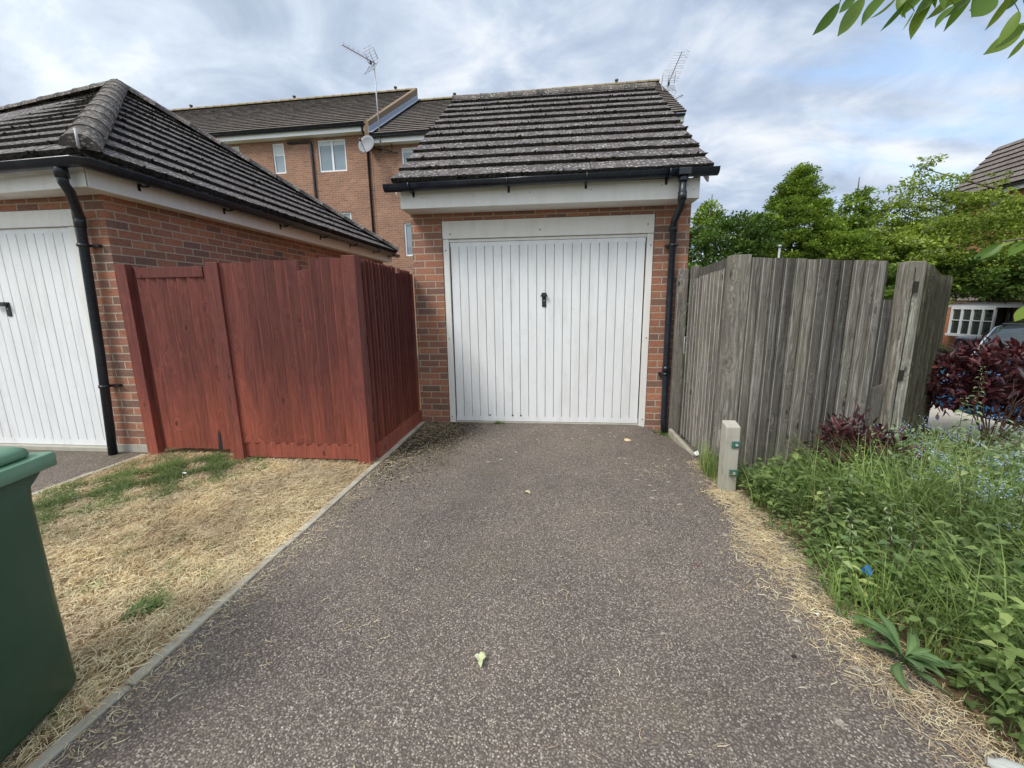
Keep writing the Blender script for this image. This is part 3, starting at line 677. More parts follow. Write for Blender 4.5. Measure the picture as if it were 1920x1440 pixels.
moss_on(eFL, eFR, rl, ap, 12, 2200, L_, th=.034, dens=.2); moss_on(eFR, eBR, ap, ap+Vector((0, .05, 0)), 12, 5000, L_, th=.044, dens=.3)
o_ = (eFR-ap).normalized()
ridge('hip_tiles', eFR+Vector((0, 0, .045)), ap+Vector((0, 0, .05)), .122, 'ridge_tile', L_)
ridge('hip_tiles', eBR+Vector((0, 0, .045)), ap+Vector((0, 0, .05)), .12, 'ridge_tile', L_)
ridge('ridge', rl+Vector((0, 0, .03)), ap+Vector((0, 0, .03)), .125, 'ridge_tile', L_)
b = MB(); b.tube([eFR+Vector((-.03, .03, .02)), eFR+Vector((.02, -.03, .03)), eFR+Vector((.02, -.03, .16))], .010, 8); b.build('hip_iron', 'steel', L_)
b = MB()
b.hexa([(-9.6, -1.22, 2.31), (-3.70, -1.452, 2.372), (-3.715, -1.437, 2.372), (-9.6, -1.20, 2.31), (-9.6, -1.22, 2.47), (-3.70, -1.452, 2.545), (-3.715, -1.437, 2.545), (-9.6, -1.20, 2.47)])
b.box((-3.715, -1.436, 2.372), (-3.70, 5.0, 2.545)); b.build('fascia', 'fascia', L_, .003)
b = MB(); b.hexa([(-9.6, -1.22, 2.312), (-3.716, -1.44, 2.376), (-3.716, -1.22, 2.376), (-9.6, -1.15, 2.33), (-9.6, -1.22, 2.32), (-3.716, -1.44, 2.384), (-3.716, -1.22, 2.384), (-9.6, -1.15, 2.34)])
b.box((-3.857, -1.219, 2.376), (-3.716, 5.0, 2.384)); b.build('soffit', 'white_frame', L_)
gt = gutter('gutter', [(-9.7, -1.36, 2.475), (-3.615, -1.555, 2.545), (-3.60, -1.54, 2.545), (-3.60, 5.13, 2.545)], L_)
for y in (-1.0, 0., 1., 2.0, 3., 4., 4.8):
    q = MB(); z = 2.548; q.tube([(-3.70, y, z-.03), (-3.66, y, z-.064), (-3.60, y, z-.066), (-3.547, y, z-.035), (-3.537, y, z+.012)], .008, 6); q.box((-3.70, y-.012, z-.1), (-3.693, y+.012, z-.01)); q.build('bracket', 'black_plastic', gt)
dp = MB(); dp.tube([(-3.81, -1.535, 2.50), (-3.81, -1.53, 2.38), (-3.82, -1.49, 2.33), (-4.01, -1.30, 2.19), (-4.03, -1.285, 2.14), (-4.09, -1.285, 1.0), (-4.15, -1.30, .0)], .036, 16)
dp.tube([(-3.81, -1.535, 2.52), (-3.81, -1.53, 2.42)], .046, 16); dp.tube([(-4.027, -1.285, 2.19), (-4.03, -1.285, 2.09)], .041, 16)
dp = dp.build('downpipe', 'black_plastic', L_)
for z, x in ((1.93, -4.042), (.66, -4.112)):
    q = MB(); q.tube([(x, -1.287, z), (x, -1.287, z+.025)], .044, 16); q.box((x, -1.26, z+.003), (x+.11, -1.218, z+.022)); q.build('clip', 'black_plastic', dp)

# ------------------------------------------------------------------ terrace behind
TH = -.0344
def TX(v): return Vector((v.x*math.cos(TH)-v.y*math.sin(TH), v.x*math.sin(TH)+v.y*math.cos(TH), v.z))
def tx(x, y, z): return TX(Vector((x, y, z)))
def window(parent, x0, x1, z0, z1, y, panes, xf=TX, blind=0.0, ax='x'):
    b = MB(xf); f = .055
    T = (lambda a, bb: ((a[0], a[1], a[2]), (bb[0], bb[1], bb[2]))) if ax == 'x' else (lambda a, bb: ((a[1], -bb[0], a[2]), (bb[1], -a[0], bb[2])))
    bx = lambda m_, a, c_: m_.box(*T(a, c_))
    bx(b, (x0, y-.02, z0), (x0+f, y+.05, z1)); bx(b, (x1-f, y-.02, z0), (x1, y+.05, z1)); bx(b, (x0+f, y-.02, z1-f), (x1-f, y+.05, z1)); bx(b, (x0+f, y-.02, z0), (x1-f, y+.05, z0+f))
    for k in range(1, panes): c_ = x0+(x1-x0)*k/panes; bx(b, (c_-.035, y-.018, z0+f), (c_+.035, y+.05, z1-f))
    bx(b, (x0-.03, y-.05, z0-.035), (x1+.03, y+.05, z0-.003))
    wn = b.build('window', 'white_upvc', parent, 0)
    for k in range(panes):
        a = x0+(x1-x0)*k/panes+.045; c_ = x0+(x1-x0)*(k+1)/panes-.045
        g = MB(xf); bx(g, (a, y+.012, z0+f-.01), (c_, y+.018, z1-f+.01)); g.build('pane', 'glass', wn)
        if blind: 
            g = MB(xf); bx(g, (a, y+.006, z1-f-(z1-z0)*blind), (c_, y+.010, z1-f+.008)); g.build('blind', 'curtain', wn)
    return wn
YW = 10.9
def terrace_block(label, x0, x1, ze, zr, wins):
    T = thing('terraced_house', label, 'house', tx((x0+x1)/2, 13, 0))
    # front wall with real openings: split in vertical strips
    b = MB(TX); cuts = sorted({x0, x1, *[q for w_ in wins for q in w_[:2]]})
    for a, c_ in zip(cuts, cuts[1:]):
        mid = (a+c_)/2; hs = sorted([(w_[2], w_[3]) for w_ in wins if w_[0] < mid < w_[1]]); z = -.1
        for (p, q) in hs:
            b.box((a, YW, z), (c_, YW+.3, p)); z = q
        b.box((a, YW, z), (c_, YW+.3, ze-.1))
    b.box((x0, YW+.3, -.1), (x0+.3, 20.7, ze-.1)); b.box((x1-.3, YW+.3, -.1), (x1, 20.7, ze-.1)); b.box((x0+.3, 20.4, -.1), (x1-.3, 20.7, ze-.1))
    for x in (x0, x1-.2): b.prism([(x, YW, ze-.1), (x, 20.7, ze-.1), (x, 15.82, zr-.12)], (.2, 0, 0))
    b.build('wall', 'brick_terrace', T)
    for w_ in wins: window(T, w_[0], w_[1], w_[2], w_[3], YW+.06, w_[4], blind=w_[5])
    n = 19
    roof_slope('roof', (x0-.02, 10.52, ze+.02), (x1+.03, 10.52, ze+.02), (x0-.02, 15.82, zr), (x1+.03, 15.82, zr), n, 'roof_tile_far', T, th=.05, step=.11, jag=.008, xf=TX)
    roof_slope('roof', (x1+.03, 21.1, ze+.02), (x0-.02, 21.1, ze+.02), (x1+.03, 15.82, zr), (x0-.02, 15.82, zr), n, 'roof_tile_far', T, th=.03, step=.5, xf=TX)
    ridge('ridge', (x0-.02, 15.82, zr+.02), (x1+.05, 15.82, zr+.02), .13, 'ridge_mortar', T, xf=TX)
    MB(TX).box((x0, 10.60, ze-.22), (x1, 10.62, ze-.02)).build('fascia', 'white_upvc', T)
    MB(TX).box((x0, 10.62, ze-.22), (x1, YW-.002, ze-.21)).build('soffit', 'white_frame', T)
    gutter('gutter', [(x0, 10.53, ze-.03), (x1, 10.53, ze-.03)], T, xf=TX)
    return T
TL = terrace_block('long three-storey brick terrace with taller roof, rising behind the hipped garage', -24, -6.98, 7.72, 11.1,
    [(-10.93, -10.45, 6.36, 7.42, 1, .35), (-9.09, -7.99, 6.32, 7.42, 2, .12), (-9.08, -7.98, 3.75, 4.88, 2, 0), (-13.4, -12.3, 6.32, 7.42, 2, .2), (-13.4, -12.3, 3.75, 4.88, 2, 0)])
TR = terrace_block('lower brick terrace block with satellite dish, behind the small garage roof', -6.97, 3.80, 7.30, 10.62,
    [(-5.86, -4.78, 5.9, 6.98, 2, .1), (-5.93, -5.42, 3.22, 4.41, 1, 0), (-2.5, -1.4, 5.9, 6.98, 2, 0), (1, 2.1, 5.9, 6.98, 2, 0)])
b = MB(TX); b.tube([(-10.25, YW-.05, 7.38), (-9.36, YW-.05, 7.38), (-9.31, YW-.05, 7.34), (-9.31, YW-.05, 0)], .045, 8); b.build('waste_pipe', 'black_plastic', TL)
b = MB(TX); b.tube([(-7.14, 10.56, 7.66), (-7.14, 10.6, 7.5), (-7.12, YW-.05, 7.3), (-7.12, YW-.05, 0)], .04, 8); b.build('downpipe', 'black_plastic', TL)
b = MB(TX); b.prism([(-7.02, 10.50, 7.30), (-7.02, 10.50, 7.76), (-7.02, 15.82, 11.20), (-7.02, 15.82, 10.6)], (.17, 0, 0)); b.build('gable_parapet', 'verge_brown', TL)
b = MB(TX); b.prism([(-6.845, 10.46, 7.37), (-6.845, 15.7, 10.66), (-6.845, 15.7, 10.86), (-6.845, 10.46, 7.57)], (.012, 0, 0)); b.prism([(-6.83, 10.46, 7.385), (-6.83, 15.7, 10.68), (-6.70, 15.7, 10.68), (-6.70, 10.46, 7.385)], (0, 0, .02)); b.build('lead_flashing', 'lead', TR)
b = MB(TX); b.box((-7.02, 10.56, 6.95), (-6.86, YW, 7.50)); b.build('corbel', 'brick_orange', TL)
for x in (-18.6, -13, -7.9): b = MB(TX); b.lathe([(.05, 0), (.05, .08), (.08, .09), (.08, .13)], (x, 15.82, 11.2), 8); b.build('roof_vent', 'ridge_tile', TL)
for x in (-5.1, 2.1): b = MB(TX); b.lathe([(.05, 0), (.05, .08), (.08, .09), (.08, .13)], (x, 15.82, 10.72), 8); b.build('roof_vent', 'ridge_tile', TR)
# dish
S = thing('satellite_dish', 'grey satellite dish fixed under the eaves beside the terrace drainpipe', 'satellite dish', tx(-6.86, YW, 7.0))
c0 = tx(-6.84, YW-.62, 6.90); ax_ = Vector((-.10, -.90, .30)).normalized(); sx = ax_.cross(Vector((0, 0, 1))).normalized(); sy = sx.cross(ax_)
b = MB(); rings = []
for side in (0, 1):
    for i in range(6):
        r = .30*i/5; rings.append(b.add([c0+sx*math.cos(a)*max(r, .002)+sy*math.sin(a)*max(r, .002)*1.08+ax_*(.9*r*r-side*.012) for a in [2*math.pi*k/24 for k in range(24)]]))
for i in list(range(5))+list(range(6, 11)):
    for k in range(24): q = (k+1) % 24; b.quad([rings[i]+k, rings[i]+q, rings[i+1]+q, rings[i+1]+k] if i < 5 else [rings[i]+q, rings[i]+k, rings[i+1]+k, rings[i+1]+q], sm=True)
for k in range(24): q = (k+1) % 24; b.quad([rings[5]+k, rings[5]+q, rings[11]+q, rings[11]+k])
b.build('reflector', 'dish_grey', S)
b = MB(); b.tube([c0-sy*.30+ax_*.05, c0-sy*.12+ax_*.42], .012, 6); b.tube([c0-sy*.12+ax_*.38, c0-sy*.10+ax_*.48], .03, 8); b.build('receiver_arm', 'charcoal', S)
b = MB(); b.tube([c0-ax_*.01, c0-ax_*.1, tx(-6.6, YW, 6.95)], .025, 8); b.build('bracket', 'charcoal', S)
# aerials
def yagi(root, top, fwd, n, blen, el, mat='mast', refl=True, upv=Vector((0, 0, 1))):
    fwd = fwd.normalized(); s_ = fwd.cross(upv).normalized(); u_ = s_.cross(fwd)
    b = MB(); b.tube([top-fwd*.12, top+fwd*blen], .014, 6); b.build('boom', 'aerial_pink', root)
    b = MB()
    for i in range(n):
        p = top+fwd*(.18+(blen-.2)*i/(n-1)); h = el*(1-.25*i/n)
        b.tube([p-s_*h, p+s_*h], .005, 4); 
        if i % 2: b.tube([p-s_*h+u_*.01, p-s_*h*.5+u_*.09, p+u_*.0], .004, 4)
    b.build('element', 'mast', root)
    if refl:
        b = MB()
        for sg in (1, -1):
            for k in range(3): a = (k-1)*.24; b.tube([top+s_*a+u_*.03*sg, top+s_*a+u_*.38*sg+fwd*.22], .009 if k == 1 else .012, 5)
            for k in range(6): t = k/5; q = top+u_*(.05+.33*t)*sg+fwd*.22*t; b.tube([q-s_*.25, q+s_*.25], .006, 4)
        b.build('reflector', 'mast', root)
    b = MB(); b.box(top+fwd*.12-Vector((.03, .03, .1)), top+fwd*.12+Vector((.03, .03, .0))); b.build('dipole_box', 'charcoal', root)
A1 = thing('tv_aerial', 'tall television aerial on a pole above the satellite dish', 'aerial', tx(-6.62, YW, 7.1))
m0 = Vector((-6.12, 10.78, 7.10)); m1 = Vector((-6.14, 10.74, 9.62))
b = MB(); b.tube([m0, m0*.5+m1*.5, m1], .022, 8); b.build('mast', 'mast', A1)
b = MB(); b.tube([m0+Vector((0, 0, .02)), m0+Vector((.12, -.02, -.25)), m0+Vector((.35, .2, -.3))], .02, 6); b.tube([m0+Vector((.35, .2, .05)), m0+Vector((.33, .2, -.3)), m0+Vector((.12, .0, -.25))], .018, 6); b.tube([m0+Vector((.1, .1, -.33)), m0+Vector((.55, .2, -.33))], .02, 6); b.build('bracket', 'charcoal', A1)
yagi(A1, Vector((-6.14, 10.72, 9.55)), Vector((-.607, -1.088, .02)), 12, 1.18, .15)
A2 = thing('tv_aerial', 'pair of television aerials on one pole beyond the small garage roof corner', 'aerial', (4.45, 14, 7.0))
b = MB(); b.tube([(4.47, 14, 7.2), (4.42, 14, 9.95)], .028, 8); b.build('mast', 'mast', A2)
yagi(A2, Vector((4.40, 13.98, 9.75)), Vector((.02, -1.0, .14)), 12, 1.7, .34, upv=Vector((0, .3, 1)))
yagi(A2, Vector((4.45, 13.98, 9.1)), Vector((.65, -.6, .1)), 5, .6, .2)

# ------------------------------------------------------------------ fences
def board_run(parent, p0, p1, z0, z1, w, mat, name='panel', th=(.020, .004), rr=(0, 1), jit=.012, face=None, gap=0, tops=None, zfun=None, lean=0.0, notch=None):
    """feather-edge boards from p0 to p1 (xy), each a wedge overlapping the last"""
    p0, p1 = Vector((*p0, 0)), Vector((*p1, 0)); d_ = (p1-p0); ln = d_.length; d_.normalize(); nv = Vector((d_.y, -d_.x, 0))
    n = max(1, round(ln/w)); b = MB(); pw = ln/n
    for i in range(n):
        b.rnd = rr[0]+(rr[1]-rr[0])*random.random(); s0 = pw*i+random.uniform(-.004, .004); s1 = pw*(i+1)+.012
        s1 = min(s1, ln+.002)
        t = (i+.5)/n; zt = (z1 if not zfun else zfun(t)); zt0 = zt+random.uniform(-jit, jit)*.6; zt1 = zt0+random.uniform(-.003, .003)
        if notch and notch[0] <= i <= notch[1]: zt0 -= notch[2]; zt1 -= notch[2]*random.uniform(.5, .9)
        o_ = random.uniform(-.0015, .0025); sl = random.uniform(-.006, .006)*1.0
        pts = []; K = 5
        ph = random.uniform(0, 6)
        cols = []
        for k in range(K+1):
            f = k/K; bow = math.sin(f*3.1+ph)*.0025+lean*f
            za = z0+(zt0-z0)*f; zb = z0+(zt1-z0)*f; q = sl*f
            A = p0+d_*(s0+q)+nv*(th[0]+.010+o_+bow); B = p0+d_*(s1+q)+nv*(th[1]*.6+o_+bow)
            A2_ = p0+d_*(s0+q)+nv*(.0+bow); B2 = p0+d_*(s1+q)+nv*(-.002+bow)
            cols.append(b.add([A+Vector((0, 0, za)), B+Vector((0, 0, zb)), B2+Vector((0, 0, zb)), A2_+Vector((0, 0, za))]))
        for a, c_ in zip(cols, cols[1:]):
            za_, zb_ = b.v[a].z, b.v[c_].z
            for e in range(4): g = (e+1) % 4; b.quad([a+e, a+g, c_+g, c_+e], uv=[(0, 100+za_), (1, 100+za_), (1, 100+zb_), (0, 100+zb_)] if e == 0 else None)
        b.quad([cols[0]+3, cols[0]+2, cols[0]+1, cols[0]]); b.quad([cols[-1]+e for e in range(4)])
    return b.build(name, mat, parent)
def post(parent, x, y, z0, z1, w=.10, mat='wood_red', name='post', d=None, tilt=(0, 0), cham=0.0, rot=0.0, rnd=None):
    d = d or w; b = MB(); b.rnd = random.random() if rnd is None else rnd; h = z1-z0; pts = []
    c_, s_ = math.cos(rot), math.sin(rot)
    levels = [0, .3, .6, 1.0]; rings = []
    for t in levels:
        jx, jy = random.uniform(-.002, .002), random.uniform(-.002, .002)
        q = [(-w/2, -d/2), (w/2, -d/2), (w/2, d/2), (-w/2, d/2)]
        rings.append(b.add([(x+a*c_-e*s_+tilt[0]*t+jx, y+a*s_+e*c_+tilt[1]*t+jy, z0+h*t+(-cham if t == 1 and e > 0 else 0)) for a, e in q]))
    for a, e in zip(rings, rings[1:]):
        for k in range(4): g = (k+1) % 4; b.quad([a+k, a+g, e+g, e+k])
    b.quad([rings[0]+k for k in (3, 2, 1, 0)]); b.quad([rings[-1]+k for k in range(4)])
    return b.build(name, mat, parent, .004)

RF = thing('red_fence', 'dark red stained board fence wrapping the corner beside the driveway', 'fence', (-2.1, -1.3, 0))
post(RF, -2.755, -1.338, -.1, 1.76, .105, rnd=.5)
post(RF, -1.56, -1.322, -.1, 1.79, .115, rnd=.55)
board_run(RF, (-2.705, -1.335), (-1.612, -1.335), .175, 1.765, .098, 'wood_red', notch=(7, 7, .09), zfun=lambda t: 1.755+.025*t)
b = MB(); b.rnd = .6; b.box((-2.705, -1.352, .035), (-1.612, -1.322, .178)); b.build('gravel_board', 'wood_red', RF, .004)
for z in (.35, 1.05, 1.6): b = MB(); b.rnd = .4; b.box((-2.705, -1.318, z), (-1.612, -1.275, z+.07)); b.build('rail', 'wood_red', RF, .003)
board_run(RF, (-1.515, -1.245), (-1.515, -.06), .16, 1.765, .074, 'wood_red', th=(.020, .004), notch=(10, 10, .06), zfun=lambda t: 1.775-.02*t)
b = MB(); b.rnd = .75; b.box((-1.512, -1.245, .0), (-1.480, -.01, .155)); b.build('gravel_board', 'wood_red', RF, .004)
post(RF, -1.53, -.03, -.05, 1.73, .06)
for z in (.35, 1.05, 1.6): b = MB(); b.box((-1.56, -1.245, z), (-1.518, -.06, z+.07)); b.build('rail', 'wood_red', RF, .003)
RG = thing('red_gate', 'closed dark red boarded gate between the brick corner and red fence', 'gate', (-3.3, -1.2, 0))
post(RG, -3.72, -1.262, -.05, 1.775, .11, name='gate_post', d=.07)
b = MB(); b.rnd = .1; b.box((-3.665, -1.235, .06), (-3.60, -1.19, 1.755)); b.build('stile', 'wood_red', RG, .003)
board_run(RG, (-3.62, -1.215), (-2.93, -1.215), .06, 1.70, .092, 'wood_red', zfun=lambda t: 1.70)
b = MB(); b.rnd = .3; b.box((-3.62, -1.253, 1.655), (-2.965, -1.224, 1.745)); b.build('top_rail', 'wood_red', RG, .003)
b = MB(); b.rnd = .55; b.box((-2.945, -1.262, .035), (-2.81, -1.222, 1.745)); b.build('stile', 'wood_red', RG, .003)
b = MB(); b.rnd = .9; b.poly([(-3.08, -1.238, .058), (-3.02, -1.238, .058), (-3.03, -1.238, .16), (-3.06, -1.238, .26)]); b.v = [v for v in b.v]; b.build('broken_board', 'charcoal', RG)
b = MB(); b.tube([(-2.885, -1.264, .93), (-2.885, -1.288, .935), (-2.885, -1.288, .835), (-2.885, -1.264, .84)], .004, 6); b.box((-2.893, -1.266, .81), (-2.877, -1.262, .96)); b.build('handle', 'steel', RG)

GF = thing('grey_fence', 'weathered grey board fence with silvered boards and leaning post, right of the driveway', 'fence', (2.1, -1.25, 0))
post(GF, 1.50, -1.27, -.1, 1.725, .135, 'wood_grey', 'corner_post', d=.11, rnd=.8)
board_run(GF, (1.568, -1.30), (2.525, -1.30), .075, 1.69, .082, 'wood_grey', th=(.026, .004), zfun=lambda t: 1.705-.05*t, jit=.006)
b = MB(); b.rnd = .4; b.box((1.57, -1.315, -.06), (2.56, -1.285, .072)); b.build('gravel_board', 'wood_grey', GF, .004)
for z in (.35, 1.0, 1.5): b = MB(); b.box((1.57, -1.290, z), (2.54, -1.22, z+.08)); b.build('rail', 'wood_grey', GF, .004)
lp = post(GF, 2.865, -1.08, -.1, 1.665, .125, 'wood_pale', 'leaning_post', d=.11, tilt=(-.01, 0), rot=R_(8), rnd=.93)
for z in (1.43, .745): b = MB(); b.box((2.835, -1.151, z), (2.87, -1.141, z+.085)); b.build('mortise', 'dropping', lp)
b = MB(); b.hexa([(2.84, -1.143, .0), (2.846, -1.143, .0), (2.846, -1.139, .0), (2.84, -1.139, .0), (2.835, -1.1425, 1.62), (2.839, -1.1425, 1.62), (2.839, -1.139, 1.62), (2.835, -1.139, 1.62)]); b.build('crack', 'dropping', lp)
b = MB(); b.rnd = .35; b.hexa([(2.55, -1.19, -.05), (2.70, -1.17, -.05), (2.70, -1.15, -.05), (2.55, -1.17, -.05), (2.60, -1.16, .66), (2.74, -1.15, .72), (2.74, -1.13, .72), (2.60, -1.14, .66)]); b.build('loose_board', 'wood_grey', GF, .003)
board_run(GF, (2.93, -1.05), (4.12, .12), .02, 1.6, .092, 'wood_mossy_shaded', th=(.036, .002), rr=(.1, .9), zfun=lambda t: 1.645-.07*t+.02*math.sin(t*9), jit=.006)
for z in (.4, 1.3): b = MB(); b.rnd = .2; b.hexa([(2.87, -1.02, z), (2.91, -1.06, z), (4.13, .14, z), (4.09, .18, z), (2.87, -1.02, z+.08), (2.91, -1.06, z+.08), (4.13, .14, z+.08), (4.09, .18, z+.08)]); b.build('rail', 'wood_grey', GF)
# back run seen through the gap
board_run(GF, (2.5, .9), (4.2, .9), -.1, 1.38, .12, 'wood_grey', jit=.006)

GG = thing('grey_gate', 'weathered grey side gate at right angles to the garage, behind the white post', 'gate', (1.5, -.6, 0))
post(GG, 1.425, -.10, -.12, 1.715, .10, 'wood_grey', 'gate_post', d=.07)
post(GG, 1.50, -.24, -.1, 1.735, .06, 'wood_grey', 'stile', d=.09)
board_run(GG, (1.485, -.295), (1.485, -1.21), .0, 1.66, .092, 'wood_grey', th=(.026, .004), zfun=lambda t: 1.60+.045*t, jit=.006)
b = MB(); b.rnd = .05; b.hexa([(1.50, -.30, 1.615), (1.53, -.30, 1.615), (1.53, -1.20, 1.645), (1.50, -1.20, 1.645), (1.50, -.30, 1.70), (1.53, -.30, 1.70), (1.53, -1.20, 1.735), (1.50, -1.20, 1.735)]); b.build('top_rail', 'wood_grey', GG, .003)
b = MB(); b.tube([(1.466, -.25, 1.03), (1.44, -.25, 1.03), (1.44, -.25, .86), (1.466, -.25, .86)], .006, 6); b.box((1.463, -.262, .80), (1.469, -.238, 1.08)); b.build('handle', 'steel', GG)

CP = thing('concrete_post', 'short white concrete stub post with two green bolted plates, in front of grey fence', 'post', (1.40, -1.62, 0))
b = MB(); b.hexa([(1.345, -1.70, -.1), (1.447, -1.70, -.1), (1.447, -1.60, -.1), (1.345, -1.60, -.1), (1.342, -1.70, .50), (1.440, -1.70, .50), (1.440, -1.60, .525), (1.342, -1.60, .525)]); b.build('shaft', 'concrete', CP, .008)
for z in (.37, .155):
    b = MB(); b.box((1.384, -1.712, z-.024), (1.442, -1.7035, z+.024)); pl = b.build('plate', 'green_paint', CP, .002)
    b = MB(); b.lathe([(.010, -.008), (.010, 0)], (1.415, -1.712, z), 6, 'y'); b.build('bolt_head', 'steel', pl)

# ------------------------------------------------------------------ wheelie bin
BN = thing('wheelie_bin', 'dark green wheelie bin with paler lid on the dead lawn beside the driveway', 'bin', (-1.9, -3.75, 0))
def rrect(x0, x1, y0, y1, z, r, k=4):
    out = []
    for cx_, cy_, a0 in ((x1-r, y1-r, 0), (x0+r, y1-r, 90), (x0+r, y0+r, 180), (x1-r, y0+r, 270)):
        for i in range(k+1): a = R_(a0+90*i/k); out.append((cx_+r*math.cos(a), cy_+r*math.sin(a), z))
    return out
def loft(rings, cap=(True, True)):
    b = MB(); ks = [b.add(r_) for r_ in rings]; n = len(rings[0])
    for a, c_ in zip(ks, ks[1:]):
        for j in range(n): q = (j+1) % n; b.quad([a+j, a+q, c_+q, c_+j], sm=True)
    if cap[0]: b.quad([ks[0]+j for j in reversed(range(n))])
    if cap[1]: b.quad([ks[-1]+j for j in range(n)])
    return b
# body: base right face at x=-1.63, top right face near -1.60
_ba = R_(15); _bp = Vector((-1.648, -3.476, 0))
def BX(v): return Vector((_bp.x+v.x*math.cos(_ba)-v.y*math.sin(_ba), _bp.y+v.x*math.sin(_ba)+v.y*math.cos(_ba), v.z))
def blt(b, name, mat, par, bev=0): b.xf = BX; return b.build(name, mat, par, bev)
rr = [rrect(-.49, -.005, -.58, -.110, .03, .05), rrect(-.50, .008, -.59, -.098, .055, .05), rrect(-.52, .004, -.62, -.098, .40, .045), rrect(-.54, .000, -.645, -.096, .76, .04), rrect(-.55, -.004, -.66, -.085, .80, .04), rrect(-.57, -.012, -.68, -.03, .842, .03), rrect(-.57, -.012, -.68, -.03, .858, .03)]
blt(loft(rr), 'body', 'green_bin', BN)
rr = [rrect(-.575, -.001, -.69, -.002, .842, .012), rrect(-.575, 0, -.69, 0, .846, .012), rrect(-.575, 0, -.69, 0, .886, .012), rrect(-.57, -.005, -.685, -.005, .891, .012)]
blt(loft(rr), 'rim', 'green_bin_lid', BN)
rr = [rrect(-.565, -.035, -.69, -.035, .893, .05), rrect(-.568, -.030, -.69, -.030, .899, .05), rrect(-.565, -.033, -.69, -.033, .918, .05), rrect(-.545, -.052, -.67, -.052, .932, .05), rrect(-.50, -.095, -.62, -.095, .938, .05), rrect(-.485, -.11, -.605, -.11, .928, .045), rrect(-.46, -.135, -.58, -.135, .927, .04)]
blt(loft(rr), 'lid', 'green_bin_lid', BN)
for x in (-.49, -.06):
    b = MB(); b.lathe([(.03, -.02), (.095, -.02), (.10, -.012), (.10, .012), (.095, .02), (.03, .02)], (x, -.60, .10), 20, 'x'); blt(b, 'wheel', 'rubber', BN)

# ------------------------------------------------------------------ far house, right
H = thing('brick_house', 'two-storey brick house with bay window behind the trees, far right', 'house', (18, 9, -.5))
def fx(x, y, z): return (x, y, z)
b = MB(); yb0, yb1 = 0, 14.7
wins = [(12.5, 13.4, 4.1, 4.95), (10.2, 11.7, 3.85, 4.95), (13.2, 13.9, .2, 1.02)]
cuts = sorted({yb0, yb1, *[q for w_ in wins for q in w_[:2]]})
for a, c_ in zip(cuts, cuts[1:]):
    mid = (a+c_)/2; z = -.6
    for (p, q) in sorted([(w_[2], w_[3]) for w_ in wins if w_[0] < mid < w_[1]]): b.box((16, a, z), (16.3, c_, p)); z = q
    b.box((16, a, z), (16.3, c_, 5.2))
b.box((16.3, 14.4, -.6), (21, 14.7, 5.2)); b.prism([(16, 14.4, 5.2), (21, 14.4, 5.2), (17.4, 14.4, 6.95)], (0, .3, 0))
b.build('wall', 'brick_orange', H)
roof_slope('roof', (15.65, -.5, 5.25), (15.65, 14.95, 5.25), (17.35, -.5, 7.2), (17.35, 14.95, 7.2), 9, 'roof_tile_far', H, th=.06, step=.4, jag=.01)
roof_slope('roof', (21.2, 14.95, 5.25), (21.2, -.5, 5.25), (17.35, 14.95, 7.2), (17.35, -.5, 7.2), 13, 'roof_tile_far', H, th=.05, step=.6)
MB().box((15.72, -.4, 5.02), (15.75, 14.9, 5.22)).build('fascia', 'white_upvc', H)
gutter('gutter', [(15.64, -.4, 5.2), (15.64, 14.9, 5.2)], H)
for y0, y1, z0, z1 in wins[:2]+wins[2:]:
    window(H, -y1, -y0, z0, z1, 16.05, 2 if y1-y0 > 1 else 1, xf=None, ax='y')
# projecting ground floor with bay window
b = MB(); b.box((15.0, 3.0, -.6), (16.0, 12.9, 0.05)); b.box((15.0, 3.0, .05), (16.0, 10.9, 1.1)); b.box((15.0, 12.52, .05), (16.0, 12.9, 1.1)); b.build('porch_wall', 'brick_orange', H)
roof_slope('porch_roof', (14.6, 2.8, 1.28), (14.6, 13.1, 1.28), (16.0, 2.8, 1.95), (16.0, 13.1, 1.95), 5, 'roof_tile_far', H, th=.04, step=.4)
MB().box((14.68, 2.9, 1.08), (14.72, 13.0, 1.25)).build('porch_fascia', 'white_upvc', H)
MB().box((14.72, 2.9, 1.08), (16.0, 13.0, 1.10)).build('porch_soffit', 'white_frame', H)
bay = MB().box((14.72, 10.95, .1), (15.9, 12.5, 1.07)).build('bay_window', 'dark_glass', H)
b = MB()
for y in (10.92, 11.30, 11.68, 12.06, 12.45): b.box((14.66, y, .1), (14.716, y+.055, 1.078))
b.box((14.665, 10.92, 1.0), (14.71, 12.5, 1.075)); b.box((14.62, 10.88, .04), (14.712, 12.54, .13)); b.box((14.68, 10.92, .60), (14.712, 12.5, .625))
b.box((14.72, 12.505, .1), (14.98, 12.54, 1.07)); b.build('bay_frame', 'white_upvc', bay)
b = MB(); b.tube([(14.9, 10.7, 1.2), (14.92, 10.7, -.5)], .05, 8); b.build('downpipe', 'black_plastic', H)
BB = thing('wheelie_bin', 'black wheelie bin with bluish lid under the bay window of the far house', 'bin', (14.2, 11.0, -.5))
q = loft([rrect(13.97, 14.43, 10.75, 11.25, -.47, .04), rrect(13.94, 14.46, 10.72, 11.28, .0, .04)]); q.build('body', 'charcoal', BB)
q = loft([rrect(13.90, 14.5, 10.69, 11.31, .005, .04), rrect(13.90, 14.5, 10.69, 11.31, .05, .04), rrect(13.95, 14.42, 10.74, 11.26, .09, .05)]); q.build('lid', 'lead', BB)

